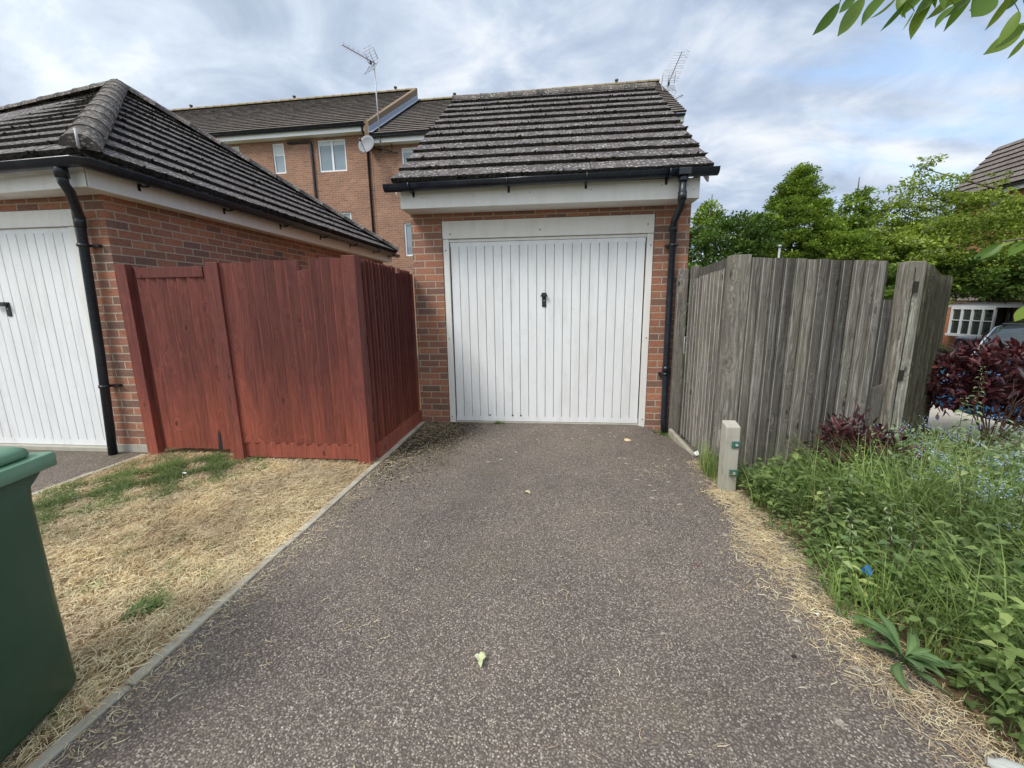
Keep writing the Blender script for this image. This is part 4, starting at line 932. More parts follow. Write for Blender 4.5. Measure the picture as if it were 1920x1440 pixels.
# ------------------------------------------------------------------ cars
def car(label, nose, ang, L, W, Ht, mat, zb, roofmat=None):
    """nose = middle of the front bumper, ang = heading of the car (direction it faces)"""
    ca, sa = math.cos(ang), math.sin(ang)
    def X(v): return Vector((nose[0]-v.x*ca-v.y*sa, nose[1]-v.x*sa+v.y*ca, zb+v.z))
    C = thing('parked_car', label, 'car', X(Vector((L/2, 0, 0))))
    def sec(x, w_, z0, z1, r=.1):
        h = w_/2; return [(x, -h+r*.4, z0), (x, -h, z0+.12), (x, -h, (z0+z1)/2), (x, -h+.02, z1-r*.6), (x, -h+r, z1-.01), (x, 0, z1+.02), (x, h-r, z1-.01), (x, h-.02, z1-r*.6), (x, h, (z0+z1)/2), (x, h, z0+.12), (x, h-r*.4, z0)]
    st = [(0, W*.72, .30, .58), (.06, W*.86, .22, .68), (.25, W*.95, .2, .80), (.6, W, .2, .88), (L*.27, W, .2, .95), (L*.5, W, .2, .97), (L*.8, W, .2, .99), (L-.25, W*.97, .22, .98), (L-.06, W*.9, .24, .90), (L, W*.8, .32, .70)]
    b = loft([sec(x, w_, a, z) for x, w_, a, z in st]); b.xf = X; b.build('body', mat, C)
    def gs(x, w0, w1, z0, z1):
        return [(x, -w0/2, z0), (x, -w1/2, z1-.05), (x, -w1/2+.12, z1), (x, 0, z1+.02), (x, w1/2-.12, z1), (x, w1/2, z1-.05), (x, w0/2, z0)]
    g = [(L*.25, W*.86, W*.8, .93, .97), (L*.32, W*.90, W*.76, .93, .93+(Ht-.93)*.55), (L*.42, W*.92, W*.74, .93, Ht-.03), (L*.55, W*.92, W*.74, .93, Ht), (L*.8, W*.92, W*.74, .93, Ht-.04), (L*.95, W*.88, W*.72, .93, 1.08)]
    b = loft([gs(*q_) for q_ in g]); b.xf = X; b.build('windows', 'dark_glass', C)
    b = MB(X)
    rf = [(x, w1-.02, z1) for x, w0, w1, z0, z1 in g[2:5]]
    for (xa, wa, za), (xb, wb, zb_) in zip(rf, rf[1:]):
        b.hexa([(xa, -wa/2+.05, za-.02), (xb, -wb/2+.05, zb_-.02), (xb, wb/2-.05, zb_-.02), (xa, wa/2-.05, za-.02), (xa, -wa/2+.05, za+.03), (xb, -wb/2+.05, zb_+.03), (xb, wb/2-.05, zb_+.03), (xa, wa/2-.05, za+.03)])
    b.build('roof', 'car_black', C, .01)
    for s_ in (-1, 1):
        b = MB(X); pts = [(x, s_*(w1/2+.004), z1-.045) for x, w0, w1, z0, z1 in g]
        b.tube(pts, .018, 6); b.tube([(g[2][0]+.55, s_*(W*.74/2+.01), Ht-.06), (g[2][0]+.6, s_*(W*.92/2+.01), .93)], .03, 5)
        b.build('pillar', 'chrome' if mat == 'car_blue' else mat, C)
    for s_ in (-1, 1):
        b = MB(X); b.lathe([(.02, -.05), (.09, -.06), (.12, -.03), (.12, .03), (.05, .05)], (.22, s_*W*.36, .66), 12, 'x'); b.build('headlight', 'headlight', C)
        b = MB(X); b.box((L*.33, s_*(W/2+.0), .97), (L*.33+.08, s_*(W/2+.14), 1.07)) if s_ > 0 else b.box((L*.33, -(W/2+.14), .97), (L*.33+.08, -(W/2), 1.07)); b.build('mirror', 'charcoal', C, .02)
        for x in (L*.19, L*.8):
            b = MB(X); b.lathe([(.1, -.1), (.30, -.1), (.32, -.06), (.32, .06), (.30, .1), (.1, .1)], (x, s_*(W/2-.09), .32), 22, 'y'); wl = b.build('wheel', 'rubber', C)
            b = MB(X); b.lathe([(.02, 0), (.2, .01), (.21, .0), (.21, -.02)] if s_ > 0 else [(.02, 0), (.2, -.01), (.21, 0), (.21, .02)], (x, s_*(W/2+.012), .32), 16, 'y'); b.build('rim', 'chrome', wl)
    return C
car('blue hatchback parked behind the maroon shrub', (6.22, 1.48), R_(180+33), 3.9, 1.7, 1.48, 'car_blue', -.5)
car('black car parked further back, below the bay window', (9.3, 4.4), R_(180+20), 4.2, 1.75, 1.42, 'car_black', -.5)

# ------------------------------------------------------------------ vegetation builders
def tree(name, label, base, top, crown, nclump, nleaf, lsize, mat, spread=.35, trunk_r=.1, limbs=10, flat=.5, group=None, cat='tree', upw=0.2, sag=-.12):
    """crown: function () -> (point, clump radius); leaves are small folded faces gathered in clumps on limbs"""
    T = thing(name, label, cat, base, group); B0 = Vector(base)
    cl = [crown() for _ in range(nclump)]
    b = MB(); tp = Vector((base[0]+random.uniform(-.1, .1), base[1], top)); mid = B0.lerp(tp, .5)+Vector((random.uniform(-.1, .1), random.uniform(-.1, .1), 0))
    b.tube([B0, B0.lerp(mid, .5), mid, mid.lerp(tp, .6), tp], [trunk_r*1.2, trunk_r, trunk_r*.75, trunk_r*.4, trunk_r*.1], 8); b.build('trunk', 'bark', T)
    b = MB()
    for (p, r) in random.sample(cl, min(limbs, len(cl))):
        p = Vector(p); t = min(.9, max(.1 if sag < 0 else .75, (p.z-B0.z)/(top-B0.z)*.7)); s_ = B0.lerp(mid, min(1, t*2)) if t < .5 else mid.lerp(tp, (t-.5)*2)
        m_ = s_.lerp(p, .5)+Vector((0, 0, sag*(p-s_).length+random.uniform(-.1, .1)))
        b.tube([s_, m_, p], [trunk_r*.32, trunk_r*.2, trunk_r*.05], 5)
    b.build('limb', 'bark', T)
    C_ = np.array([tuple(p) for p, r in cl]); Rr = np.array([r for p, r in cl])
    ww = Rr**2.2; idx = np.sort(rng.choice(nclump, nleaf, p=ww/ww.sum())); N = len(idx)
    g = nrm(rng.normal(0, 1, (N, 3)))*(rng.rand(N, 1)**.45); g[:, 2] *= flat
    P_ = C_[idx]+g*Rr[idx][:, None]
    dirv = nrm(g*np.array([1, 1, .4])+rng.normal(0, .45, (N, 3))+np.array([0, 0, upw]))
    up = nrm(rng.normal(0, .5, (N, 3))+np.array([0, 0, 1.0]))
    sz = lsize*rng.uniform(.6, 1.35, N)
    cr_ = rng.rand(nclump)
    r = np.clip(cr_[idx]*.5+rng.rand(N)*.45+g[:, 2]/flat*.12, 0, 1)
    np_mesh('foliage', *leaves4(P_, dirv, up, sz, sz*.55, r), mat, T)
    return T
def ell(cx, cy, cz, rx, ry, rz, cr=(.3, .5), surf=.5, bottom=-1.0, cone=0.0):
    def f():
        while True:
            v = Vector((random.gauss(0, 1), random.gauss(0, 1), random.gauss(0, 1))).normalized()*(random.random()**(1/3)*(1-surf)+surf)*random.uniform(.8, 1.06)
            if v.z < bottom: continue
            k = 1-cone*max(0, (v.z+1)/2)
            return (cx+v.x*rx*k, cy+v.y*ry*k, cz+v.z*rz), random.uniform(*cr)
    return f
def multi(*fs):
    def f(): return random.choices([g for g, w_ in fs], [w_ for g, w_ in fs])[0]()
    return f
BG = 'trees beyond the grey fence'
tree('leafy_tree', 'dark green bushy tree beside the garage wall behind the grey gate', (4.6, 8.2, 0), 3.6, multi((ell(4.4, 8.2, 2.1, 1.5, 1.2, 1.6, (.25, .45), .4), 3), (ell(3.6, 8.4, 2.6, 1.0, .8, 1.0, (.2, .35), .4), 1), (ell(5.3, 8.2, 3.0, .9, .8, .9, (.2, .35), .4), 1)), 170, 22000, .10, 'tree_dark', group=BG)
tree('leafy_tree', 'thin light green tree top rising above the dark bushy tree', (4.9, 9.4, 0), 4.6, ell(4.75, 9.4, 3.7, .45, .4, .8, (.12, .25), .2), 40, 2200, .10, 'tree_mid', group=BG)
tree('conical_tree', 'dense rounded cone shaped tree in the middle of the row', (7.0, 9, 0), 4.9, multi((ell(7.1, 9, 3.3, 1.75, 1.5, 1.9, (.16, .28), .45, cone=.72), 5.5), (ell(8.1, 8.7, 2.5, 1.0, .9, 1.0, (.25, .4), .4), 1.3), (ell(6.1, 8.9, 2.9, .7, .7, 1.0, (.2, .35), .4), .8)), 620, 110000, .07, 'tree_mid', group=BG, limbs=16, upw=.35)
tree('leafy_tree', 'sparse open topped tree between the cone shaped tree and the house', (9.7, 10.5, 0), 5.2, multi((ell(9.75, 10.5, 3.9, .65, .6, 1.1, (.10, .22), .1), 2), (ell(9.0, 10.2, 3.0, 1.2, .9, 1.1, (.25, .4), .4), 1)), 130, 8500, .12, 'tree_mid', group=BG)
tree('spreading_tree', 'large pale green spreading tree in front of the far brick house', (14.3, 8.8, -.5), 3.6, multi((ell(11.6, 8.6, 2.75, 2.6, 1.8, 1.35, (.3, .5), .35, bottom=-.95), 6), (ell(9.8, 8.4, 2.2, 1.5, 1.2, 1.4, (.28, .45), .35), 3.2), (ell(10.15, 8.8, 4.3, .55, .45, 1.25, (.10, .24), .0), 2.6), (ell(10.9, 8.8, 3.9, .6, .45, 1.0, (.10, .24), .0), 2.0), (ell(9.45, 8.8, 3.5, .4, .4, .95, (.10, .22), .0), 1.2), (ell(11.8, 8.6, 3.7, .6, .6, 1.1, (.10, .22), .0), 1.8), (ell(13.6, 8.9, 2.1, 1.5, 1.3, .9, (.3, .45), .3), 1.8)), 640, 58000, .09, 'tree_light', trunk_r=.16, limbs=9, flat=.38, group=BG, upw=-.05, sag=.04)
tree('leafy_tree', 'dark green leafy tree low behind the leaning grey post', (13.6, 7.6, -.5), 2.6, multi((ell(11.7, 7.6, 1.95, 1.8, 1.0, .6, (.25, .4), .35), 1), (ell(8.6, 7.8, 1.5, 1.3, .9, .8, (.25, .4), .35), .5)), 120, 16000, .10, 'tree_dark', group=BG, limbs=4, sag=.04)
# hedge filling low behind the trees
V = []; N = 30000
px = rng.uniform(2.5, 13, N); py = 12.5+rng.normal(0, .5, N); hz = 2.5+.5*np.sin(px*1.7)+.3*np.sin(px*4.1); pz = rng.uniform(0, 1, N)**.6*hz
tag(np_mesh('hedge', *leaves4(np.stack([px, py, pz], 1), rng.normal(0, 1, (N, 3)), rng.normal(0, 1, (N, 3))+.2, rng.uniform(.12, .22, N), rng.uniform(.08, .13, N), rng.rand(N)*.7), 'tree_dark'), 'dark green hedge seen between the tree trunks', 'hedge', None, None)
LP = thing('lamp_post', 'thin pale grey post among the trees above the grey fence', 'post', (5.97, 8.0, 0))
b = MB(); b.tube([(5.97, 7.4, -.1), (5.97, 7.4, 2.78)], .03, 8); b.build('pole', 'mast', LP)
b = MB(); b.lathe([(.05, 0), (.05, .05), (.02, .07)], (5.97, 7.4, 2.77), 10); b.build('cap', 'mast', LP)

# maroon shrubs
def shrub(name, label, base, balls, nleaf, lsize, stems):
    T = thing(name, label, 'shrub', base); b = MB()
    for k in range(stems):
        c_, r = random.choice(balls); e = Vector(c_)+Vector((random.uniform(-1, 1)*r[0]*.8, random.uniform(-1, 1)*r[1]*.8, random.uniform(-.5, .8)*r[2]))
        B0 = Vector(base)+Vector((random.uniform(-.08, .08), random.uniform(-.08, .08), 0)); m_ = B0.lerp(e, .5)+Vector((random.uniform(-.08, .08), random.uniform(-.08, .08), .05))
        b.rnd = random.random(); b.tube([B0, m_, e], [.007, .005, .0015], 5)
    b.build('stem', 'stem_dark', T)
    P_ = []; 
    cs = []
    for c_, r in balls:
        for k in range(28): v = Vector((random.gauss(0, 1), random.gauss(0, 1), random.gauss(0, 1))).normalized()*random.uniform(.55, 1); cs.append((c_[0]+v.x*r[0], c_[1]+v.y*r[1], c_[2]+v.z*r[2]))
    cs = np.array(cs); idx = rng.randint(0, len(cs), nleaf); g = rng.normal(0, 1, (nleaf, 3)); g = nrm(g)*rng.rand(nleaf, 1)**.5*.13
    P_ = cs[idx]+g; sz = lsize*rng.uniform(.6, 1.3, nleaf)
    np_mesh('foliage', *leaves(P_, nrm(g)+rng.normal(0, .4, (nleaf, 3))+np.array([0, 0, .25]), rng.normal(0, .6, (nleaf, 3))+np.array([0, 0, 1]), sz, sz*.34, np.clip(rng.rand(len(cs))[idx]*.5+rng.rand(nleaf)*.5, 0, 1), droop=.15), 'maroon_leaf', T)
    return T
shrub('maroon_shrub', 'large maroon leaved shrub in front of the blue car', (4.10, -.62, .0), [((4.35, -.45, .72), (.50, .4, .30)), ((4.75, -.65, .85), (.45, .4, .28)), ((4.05, -.25, .55), (.28, .3, .28)), ((4.9, -.3, .55), (.5, .4, .3)), ((4.6, -.55, .42), (.45, .3, .2))], 5200, .085, 26)
shrub('maroon_shrub', 'small maroon leaved shrub against the bottom of the grey fence', (2.34, -1.62, .0), [((2.28, -1.58, .42), (.16, .10, .09)), ((2.45, -1.6, .30), (.15, .10, .09)), ((2.62, -1.55, .18), (.10, .08, .08)), ((2.15, -1.62, .36), (.09, .08, .08))], 900, .062, 12)

# overhanging cherry branch (its trunk stands outside the frame, right of the camera)
CH = thing('cherry_tree', 'overhanging tree branch with pointed green leaves, nearest top right', 'tree', (3.0, -4.9, 0))
b = MB(); b.tube([(3.0, -4.9, -.05), (2.98, -4.88, .8), (2.9, -4.8, 1.6), (2.75, -4.6, 2.4), (2.4, -4.4, 2.9)], [.11, .095, .085, .06, .03], 10); b.build('trunk', 'bark', CH)
b = MB(); b.rnd = .3
b.tube([(2.9, -4.8, 1.6), (2.3, -4.2, 1.95), (1.7, -3.75, 2.06), (1.25, -3.55, 2.075), (1.0, -3.56, 2.06), (.72, -3.62, 2.045)], [.024, .013, .008, .005, .003, .002], 7)
b.tube([(2.9, -4.8, 1.4), (2.2, -4.2, 1.55), (1.55, -3.72, 1.54), (1.22, -3.6, 1.52), (1.02, -3.72, 1.495)], [.02, .010, .006, .003, .0015], 7)
b.tube([(1.55, -3.72, 1.54), (1.38, -3.6, 1.42), (1.24, -3.58, 1.37)], [.006, .003, .0015], 6); b.build('branch', 'bark', CH)
LV = [((.731,-3.591,2.02),(.683,-3.594,1.962),.3),((.713,-3.668,1.983),(.682,-3.69,1.949),.35),((.754,-3.637,2.0),(.689,-3.686,1.912),.24),((.795,-3.626,1.998),(.75,-3.65,1.947),.3),((.836,-3.584,2.016),(.799,-3.591,1.988),.12),((.865,-3.579,2.007),(.832,-3.579,1.967),.22),((.853,-3.617,2.0),(.855,-3.598,1.977),.4),((.84,-3.655,1.958),(.824,-3.652,1.927),.1),((.917,-3.575,2.001),(.89,-3.585,1.946),.4),((.938,-3.622,1.98),(.887,-3.656,1.928),.15),((1.063,-3.485,2.06),(1.042,-3.467,2.013),.4),((.925,-3.587,2.023),(.932,-3.579,2.0),.4),((1.1,-3.465,2.08),(1.111,-3.446,2.046),.35),((1.017,-3.621,1.989),(.946,-3.666,1.939),.4),((1.045,-3.605,1.982),(1.032,-3.59,1.946),.4),((1.063,-3.619,1.963),(1.015,-3.642,1.896),.25),((1.23,-3.447,2.029),(1.14,-3.468,1.962),.3),((1.186,-3.503,1.992),(1.111,-3.533,1.938),.25),((1.186,-3.508,1.969),(1.164,-3.497,1.931),.25),((1.012,-3.729,1.489),(.978,-3.721,1.466),.3),((1.189,-3.547,1.51),(1.148,-3.542,1.477),.35),((1.093,-3.675,1.501),(1.072,-3.661,1.492),.25),((1.084,-3.706,1.494),(1.046,-3.718,1.469),.4),((1.236,-3.583,1.365),(1.189,-3.607,1.331),.4)]
for k in range(60):      # more leaves on the same twig, above the frame and off to the side
    t = random.random(); p = Vector((.78+t*1.6, -3.60-.25*t*t*1.2, 2.07-.02*t)); LV.append((tuple(p), tuple(p+Vector((random.uniform(-.06, .02), random.uniform(-.06, .06), random.uniform(-.02, .05)))), .36))
for k in range(60):
    t = random.random(); p = Vector((1.28+t*1.2, -3.62-.7*t, 1.535+.2*t*t)); LV.append((tuple(p), tuple(p+Vector((random.uniform(-.03, .06), random.uniform(-.06, .06), random.uniform(-.05, .04)))), .36))
b = MB(); pet = MB(); pet.rnd = .3
twig = [Vector(q) for q in ((2.3, -4.2, 1.95), (1.7, -3.75, 2.06), (1.25, -3.55, 2.075), (1.0, -3.56, 2.06), (.72, -3.62, 2.045))]
twig2 = [Vector(q) for q in ((1.55, -3.72, 1.54), (1.22, -3.6, 1.52), (1.02, -3.72, 1.495), (1.38, -3.6, 1.42), (1.24, -3.58, 1.37))]
def near(p, tw):
    best = None
    for q0, q1 in zip(tw, tw[1:]):
        for k in range(9):
            q = q0.lerp(q1, k/8)
            if best is None or (q-p).length < (best-p).length: best = q
    return best
for k in range(16):
    x = random.uniform(.86, 1.14); A_ = Vector((x, -3.585+random.uniform(-.04, .04), 2.035+random.uniform(-.01, .02)))
    LV.append((tuple(A_), tuple(A_+Vector((random.uniform(-.06, .0), random.uniform(-.03, .02), -random.uniform(.03, .055)))), random.uniform(.3, .42)))
cpos = Vector((.12, -4.71, 1.38))
for A, Bt, wf in LV:
    A, Bt = Vector(A), Vector(Bt)
    if A.z > 1.975 and (A-Bt).length < .075: A = Bt+(A-Bt)*1.5; wf *= .62
    q_ = near(A, twig if A.z > 1.8 else twig2)
    if (q_-A).length < .2: pet.tube([q_, q_.lerp(A, .5)+Vector((0, 0, .004)), A], [.0012, .001, .0008], 4)
    d_ = (Bt-A); ln = d_.length; d_.normalize(); toc = (cpos-A).normalized()
    s_ = d_.cross(toc).normalized(); n_ = s_.cross(d_); s_ = (s_+n_*random.uniform(-.5, .5)).normalized(); n_ = s_.cross(d_)
    b.rnd = random.random(); W_ = ln*wf; K = 10; rows = []; cv = random.uniform(-.07, .07)
    for k in range(K+1):
        t = k/K; wd = W_*.5*max(.01, math.sin(math.pi*min(1, t**.85))**.8)*(1 if t < .75 else (1-(t-.75)*1.6)); wd = W_*.02 if k in (0, K) else wd
        c_ = A+d_*ln*t-n_*ln*.10*math.sin(t*2.4)+s_*ln*cv*math.sin(t*3.1)
        rows.append(b.add([c_-s_*wd+n_*wd*.25, c_, c_+s_*wd+n_*wd*.25]))
    for x_, y_ in zip(rows, rows[1:]): b.quad([x_, x_+1, y_+1, y_], sm=True); b.quad([x_+1, x_+2, y_+2, y_+1], sm=True)
b.build('foliage', 'cherry_leaf', CH); pet.build('leaf_stalk', 'cherry_leaf', CH)['kind'] = 'stuff'

# ------------------------------------------------------------------ lawn litter, grass and weeds
def straws(name, x, y, z, ln, wd, lift, label, mat='straw', r=None, head=None):
    N = len(x); h = head if head is not None else rng.uniform(0, 2*math.pi, N); base = np.stack([x, y, z], 1)
    D = np.stack([np.cos(h)*np.cos(lift), np.sin(h)*np.cos(lift), np.sin(lift)], 1); S = np.stack([-np.sin(h), np.cos(h), np.zeros(N)], 1)
    bend = S*(rng.normal(0, .18, N)*ln)[:, None]; W = S*(wd*.5)[:, None]
    tiltv = np.array([0, 0, 1])*(wd*.35)[:, None]
    m_ = base+D*ln[:, None]*.5+bend; t = base+D*ln[:, None]; t[:, 2] -= np.sin(lift)*ln*.7
    V = np.stack([base-W*.7, base+W*.7+tiltv, m_-W, m_+W+tiltv, t], 1).reshape(-1, 3); b0 = np.arange(N)[:, None]*5
    L = (b0+np.array([0, 1, 3, 2, 2, 3, 4])[None]).ravel()
    o = np_mesh(name, V, np.tile([4, 3], N), L, np.repeat(r if r is not None else rng.rand(N), 5), mat); o['kind'] = 'stuff'; o['label'] = label; o['category'] = 'dry grass' if mat == 'straw' else 'grass'
    return o
N = 120000
x = rng.uniform(-3.8, -1.475, N); y = -4.6+3.35*rng.rand(N)**1.05
keep = ~((y > -1.25) | ((x < -3.78) & (y < -9)))
thin = np.sin(x*3.1+y*2.3)*.25+np.sin(x*7+1)*np.sin(y*6.1)*.3+.75; keep &= rng.rand(N) < np.clip(thin, .45, 1)
tt = np.clip((-2.85-x)/.75, 0, 1); keep &= ~((np.abs(y-(-1.42-1.35*tt+.35*np.sin(tt*3.14))) < .17) & (x < -2.7) & (rng.rand(N) < .75)); x, y = x[keep], y[keep]; n = len(x)
rr_ = np.clip(rng.rand(n)*.75+.12+.2*np.sin(x*2.6+1.0)*np.sin(y*3.1), 0, .93); rr_[rng.rand(n) < .06+.16*(y > -2.0)] = 1
straws('dead_grass', x, y, .002+rng.rand(n)*.022, rng.uniform(.02, .085, n), rng.uniform(.0012, .0028, n), rng.uniform(-.05, .5, n)**1, 'straw coloured dead grass cuttings covering the lawn', r=rr_)
# straw swept onto the drive edges and scattered on the asphalt
n = 10500; y = rng.uniform(-4.6, -.15, n); e = 1.30+.05*np.sin(y*3)+.03*np.sin(y*8.3); wdt = .045+.03*(y < -2)+.035*np.abs(np.sin(y*2.2+1)); x = e+.07+rng.normal(0, 1, n)*wdt; y = np.where(y > -1.1, y-1.5, y)
n2 = 1500; x = np.concatenate([x, -1.44+np.abs(rng.normal(0, .10, n2))]); y = np.concatenate([y, rng.uniform(-4.4, -1.0, n2)])
n3 = 330; x = np.concatenate([x, rng.uniform(-1.4, 1.25, n3)]); y = np.concatenate([y, -4.4+4.3*rng.rand(n3)**1.0])
n4 = 1800; x = np.concatenate([x, -1.42+np.abs(rng.normal(0, .28, n4))]); y = np.concatenate([y, -.05-np.abs(rng.normal(0, .6, n4))])
cl = rng.uniform(-1.3, 1.1, 9); cy_ = rng.uniform(-4.2, -.5, 9); k = rng.randint(0, 9, 240); x = np.concatenate([x, cl[k]+rng.normal(0, .07, 240)]); y = np.concatenate([y, cy_[k]+rng.normal(0, .05, 240)])
n = len(x); straws('loose_straw', x, y, zgv(x, y)+.004+rng.rand(n)*.008, rng.uniform(.015, .075, n)*np.where(x > 1.1, 1, .75), rng.uniform(.0012, .0026, n), rng.uniform(0, .18, n), 'dry straw strewn along the driveway edges', r=np.clip(rng.rand(n)*1.02, 0, 1))
n = 26000; cc = rng.uniform(0, 1, (420, 2))*np.array([2.3, 3.2])+np.array([-3.8, -4.5]); k = rng.randint(0, 420, n); x = cc[k, 0]+rng.normal(0, .028, n); y = cc[k, 1]+rng.normal(0, .022, n); q = (x < -1.49) & (y < -1.4); x, y = x[q], y[q]; n = len(x); k = k[q]
tag(np_mesh('dead_turf_clumps', *blades(np.stack([x, y, np.zeros(n)], 1), rng.uniform(0, 6.28, n), rng.uniform(.02, .055, n), rng.uniform(.0015, .003, n), rng.uniform(.6, 1.9, n), np.clip(rng.rand(420)[k]*.6+rng.rand(n)*.4, 0, 1)), 'straw'), 'small rooted clumps of dead straw coloured grass in the lawn', 'dry grass', kind='stuff')
# green patches on the dead lawn
n = 80000; t = rng.rand(n); cx_ = -2.85-.75*t; cyy = -1.42-1.35*t+.35*np.sin(t*3.14); x = cx_+rng.normal(0, .24, n); y = cyy-.10+rng.normal(0, .20, n)
k = (x > -3.78) & (y < -1.27) & (x < -1.6) & (rng.rand(n) < .2+.6*(np.sin(x*14)*np.sin(y*13)+.4*np.sin(x*31+1)*np.sin(y*27)+.3)); x, y = x[k], y[k]; n = len(x)
v = blades(np.stack([x, y, np.zeros(n)], 1), rng.uniform(0, 6.28, n), rng.uniform(.03, .07, n), rng.uniform(.002, .0045, n), rng.uniform(.3, 1.3, n), np.clip(rng.rand(n), 0, .9))
g_ = np_mesh('short_grass', *v, 'short_grass'); tag(g_, 'short green grass strip crossing the dead lawn', 'grass', kind='stuff')
n = 2600; cc = rng.uniform(0, 1, (26, 2))*np.array([2.1, 2.4])+np.array([-3.65, -3.9]); k = rng.randint(0, 26, n); x = cc[k, 0]+rng.normal(0, .035, n); y = cc[k, 1]+rng.normal(0, .035, n)
v = blades(np.stack([x, y, np.zeros(n)], 1), rng.uniform(0, 6.28, n), rng.uniform(.02, .05, n), rng.uniform(.002, .0035, n), rng.uniform(.5, 1.6, n), np.clip(rng.rand(n)*1.0, 0, 1))
tag(np_mesh('grass_tufts', *v, 'short_grass'), 'small thin green tufts dotted over the dead lawn', 'grass', kind='stuff')

# tall grass and ground cover in the bed
def bedpts(n, x0=1.36, x1=4.3, y0=-4.9, y1=-1.34):
    x = x0+(x1-x0)*rng.rand(n); y = y0+(y1-y0)*rng.rand(n); e = 1.44+.05*np.sin(y*3)+.04*np.sin(y*7.3+1)+.03*rng.rand(n)
    k = x > e; return x[k], y[k]
x, y = bedpts(46000); 
kk = (rng.rand(len(x)) < np.clip(.45+.5*np.sin(x*4.3+y*2.0)*np.sin(y*3.7+.5), .08, 1)) & ((np.hypot(x-1.47, y+3.20) > .13)); x, y = x[kk], y[kk]
x2 = np.concatenate([rng.uniform(1.6, 2.6, 3500), rng.uniform(2.9, 4.1, 1500)]); y2 = np.concatenate([rng.uniform(-1.5, -1.36, 3500), rng.uniform(-1.4, -.1, 1500)])
k = ~((x2 > 2.8) & (y2 > x2-3.95-.1)); x = np.concatenate([x, x2[k]]); y = np.concatenate([y, y2[k]]); n = len(x)
ht = (.14+.50*rng.rand(n)**1.5)*(.40+.90*np.clip((x-1.42)/.9, 0, 1))*(1+.35*np.sin(x*3+y*5)); ht = np.clip(ht, .04, .62)*np.where(y > x*1.0-4.9, np.where(x > 3.0, .45, 1), 1)*np.where(y > -1.5, .55, 1)*np.where((y > -1.9) & (x < 2.1), .6, 1)*np.where(np.hypot(x-1.42, y+3.35) < .35, .35, 1)
v = blades(np.stack([x, y, zgv(x, y)-.01], 1), rng.uniform(0, 6.28, n)+.4, ht, rng.uniform(.003, .0075, n), rng.uniform(.2, 1.5, n), np.clip(rng.rand(n)*.97, 0, 1)); 
tag(np_mesh('long_grass', *v, 'grass'), 'long green grass growing all over the weedy bed', 'grass', kind='stuff')
# low broad leaved ground cover
x, y = bedpts(30000); n = len(x); h = (.02+.20*rng.rand(n)**1.2)*(.5+.7*np.clip((x-1.42)/.8, 0, 1))
cl_ = np.sin(x*9+3)*np.sin(y*8)+.3*np.sin(x*23)*np.sin(y*19); k = (rng.rand(n) < np.clip(.55+.5*cl_, .1, 1)) & (np.hypot(x-1.47, y+3.20) > .12); x, y, h = x[k], y[k], h[k]; n = len(x)
sz = rng.uniform(.018, .045, n); a_ = rng.uniform(0, 6.28, n); D_ = np.stack([np.cos(a_), np.sin(a_), rng.uniform(-.3, .6, n)], 1)
v = leaves(np.stack([x, y, zgv(x, y)+h], 1), D_, rng.normal(0, .35, (n, 3))+np.array([0, 0, 1]), sz, sz*rng.uniform(.4, .8, n), np.clip(rng.rand(n)*.6+h*1.6, 0, 1), droop=.2)
tag(np_mesh('ground_cover', *v, 'weed_leaf'), 'tangle of small green weed leaves between the grass', 'weeds', kind='stuff')
# forget-me-nots: grey-green leaves with pale blue flowers towards the back
n = 11000; x = rng.uniform(2.3, 4.25, n); y = rng.uniform(-2.9, -1.0, n); k = (y < x-3.85) & (rng.rand(n) < np.clip((y+3.1)*.9, .1, 1)*np.clip(.5+.6*np.sin(x*5)*np.sin(y*6+2), .1, 1)); x, y = x[k], y[k]; n = len(x)
h = .05+.32*rng.rand(n)**.8; a_ = rng.uniform(0, 6.28, n); D_ = np.stack([np.cos(a_), np.sin(a_), rng.uniform(-.1, 1.0, n)], 1); sz = rng.uniform(.025, .055, n)
lv = leaves(np.stack([x, y, h], 1), D_, rng.normal(0, .4, (n, 3))+np.array([0, 0, 1]), sz, sz*.36, rng.rand(n))
tag(np_mesh('forget_me_not_leaves', *lv, 'pale_leaf'), 'grey green foliage beneath the tiny blue flowers', 'weeds', kind='stuff')
ncl = 150; fx_ = rng.uniform(2.2, 4.25, ncl); fy_ = rng.uniform(-3.0, -1.0, ncl); k = (fy_ < fx_-3.9) & (rng.rand(ncl) < .25+.75*(fy_ > -2.3)); fx_, fy_ = fx_[k], fy_[k]; ncl = len(fx_)
fx_ = np.concatenate([fx_, rng.normal(2.75, .12, 16), rng.normal(2.35, .1, 8)]); fy_ = np.concatenate([fy_, rng.normal(-2.25, .10, 16), rng.normal(-2.55, .08, 8)]); ncl = len(fx_)
fz = .28+.20*rng.rand(ncl); idx = np.repeat(np.arange(ncl), 16); n = len(idx)
P_ = np.stack([fx_, fy_, fz], 1)[idx]+rng.normal(0, 1, (n, 3))*np.array([.022, .022, .014]); a_ = rng.uniform(0, 6.28, n)
lv = leaves4(P_, np.stack([np.cos(a_), np.sin(a_), np.full(n, .2)], 1), rng.normal(0, .3, (n, 3))+np.array([0, -.3, 1]), np.full(n, .009), np.full(n, .008), rng.rand(n))
tag(np_mesh('blue_flowers', *lv, 'flower_blue'), 'tiny pale blue flowers over the far side of the bed', 'flowers', kind='stuff')

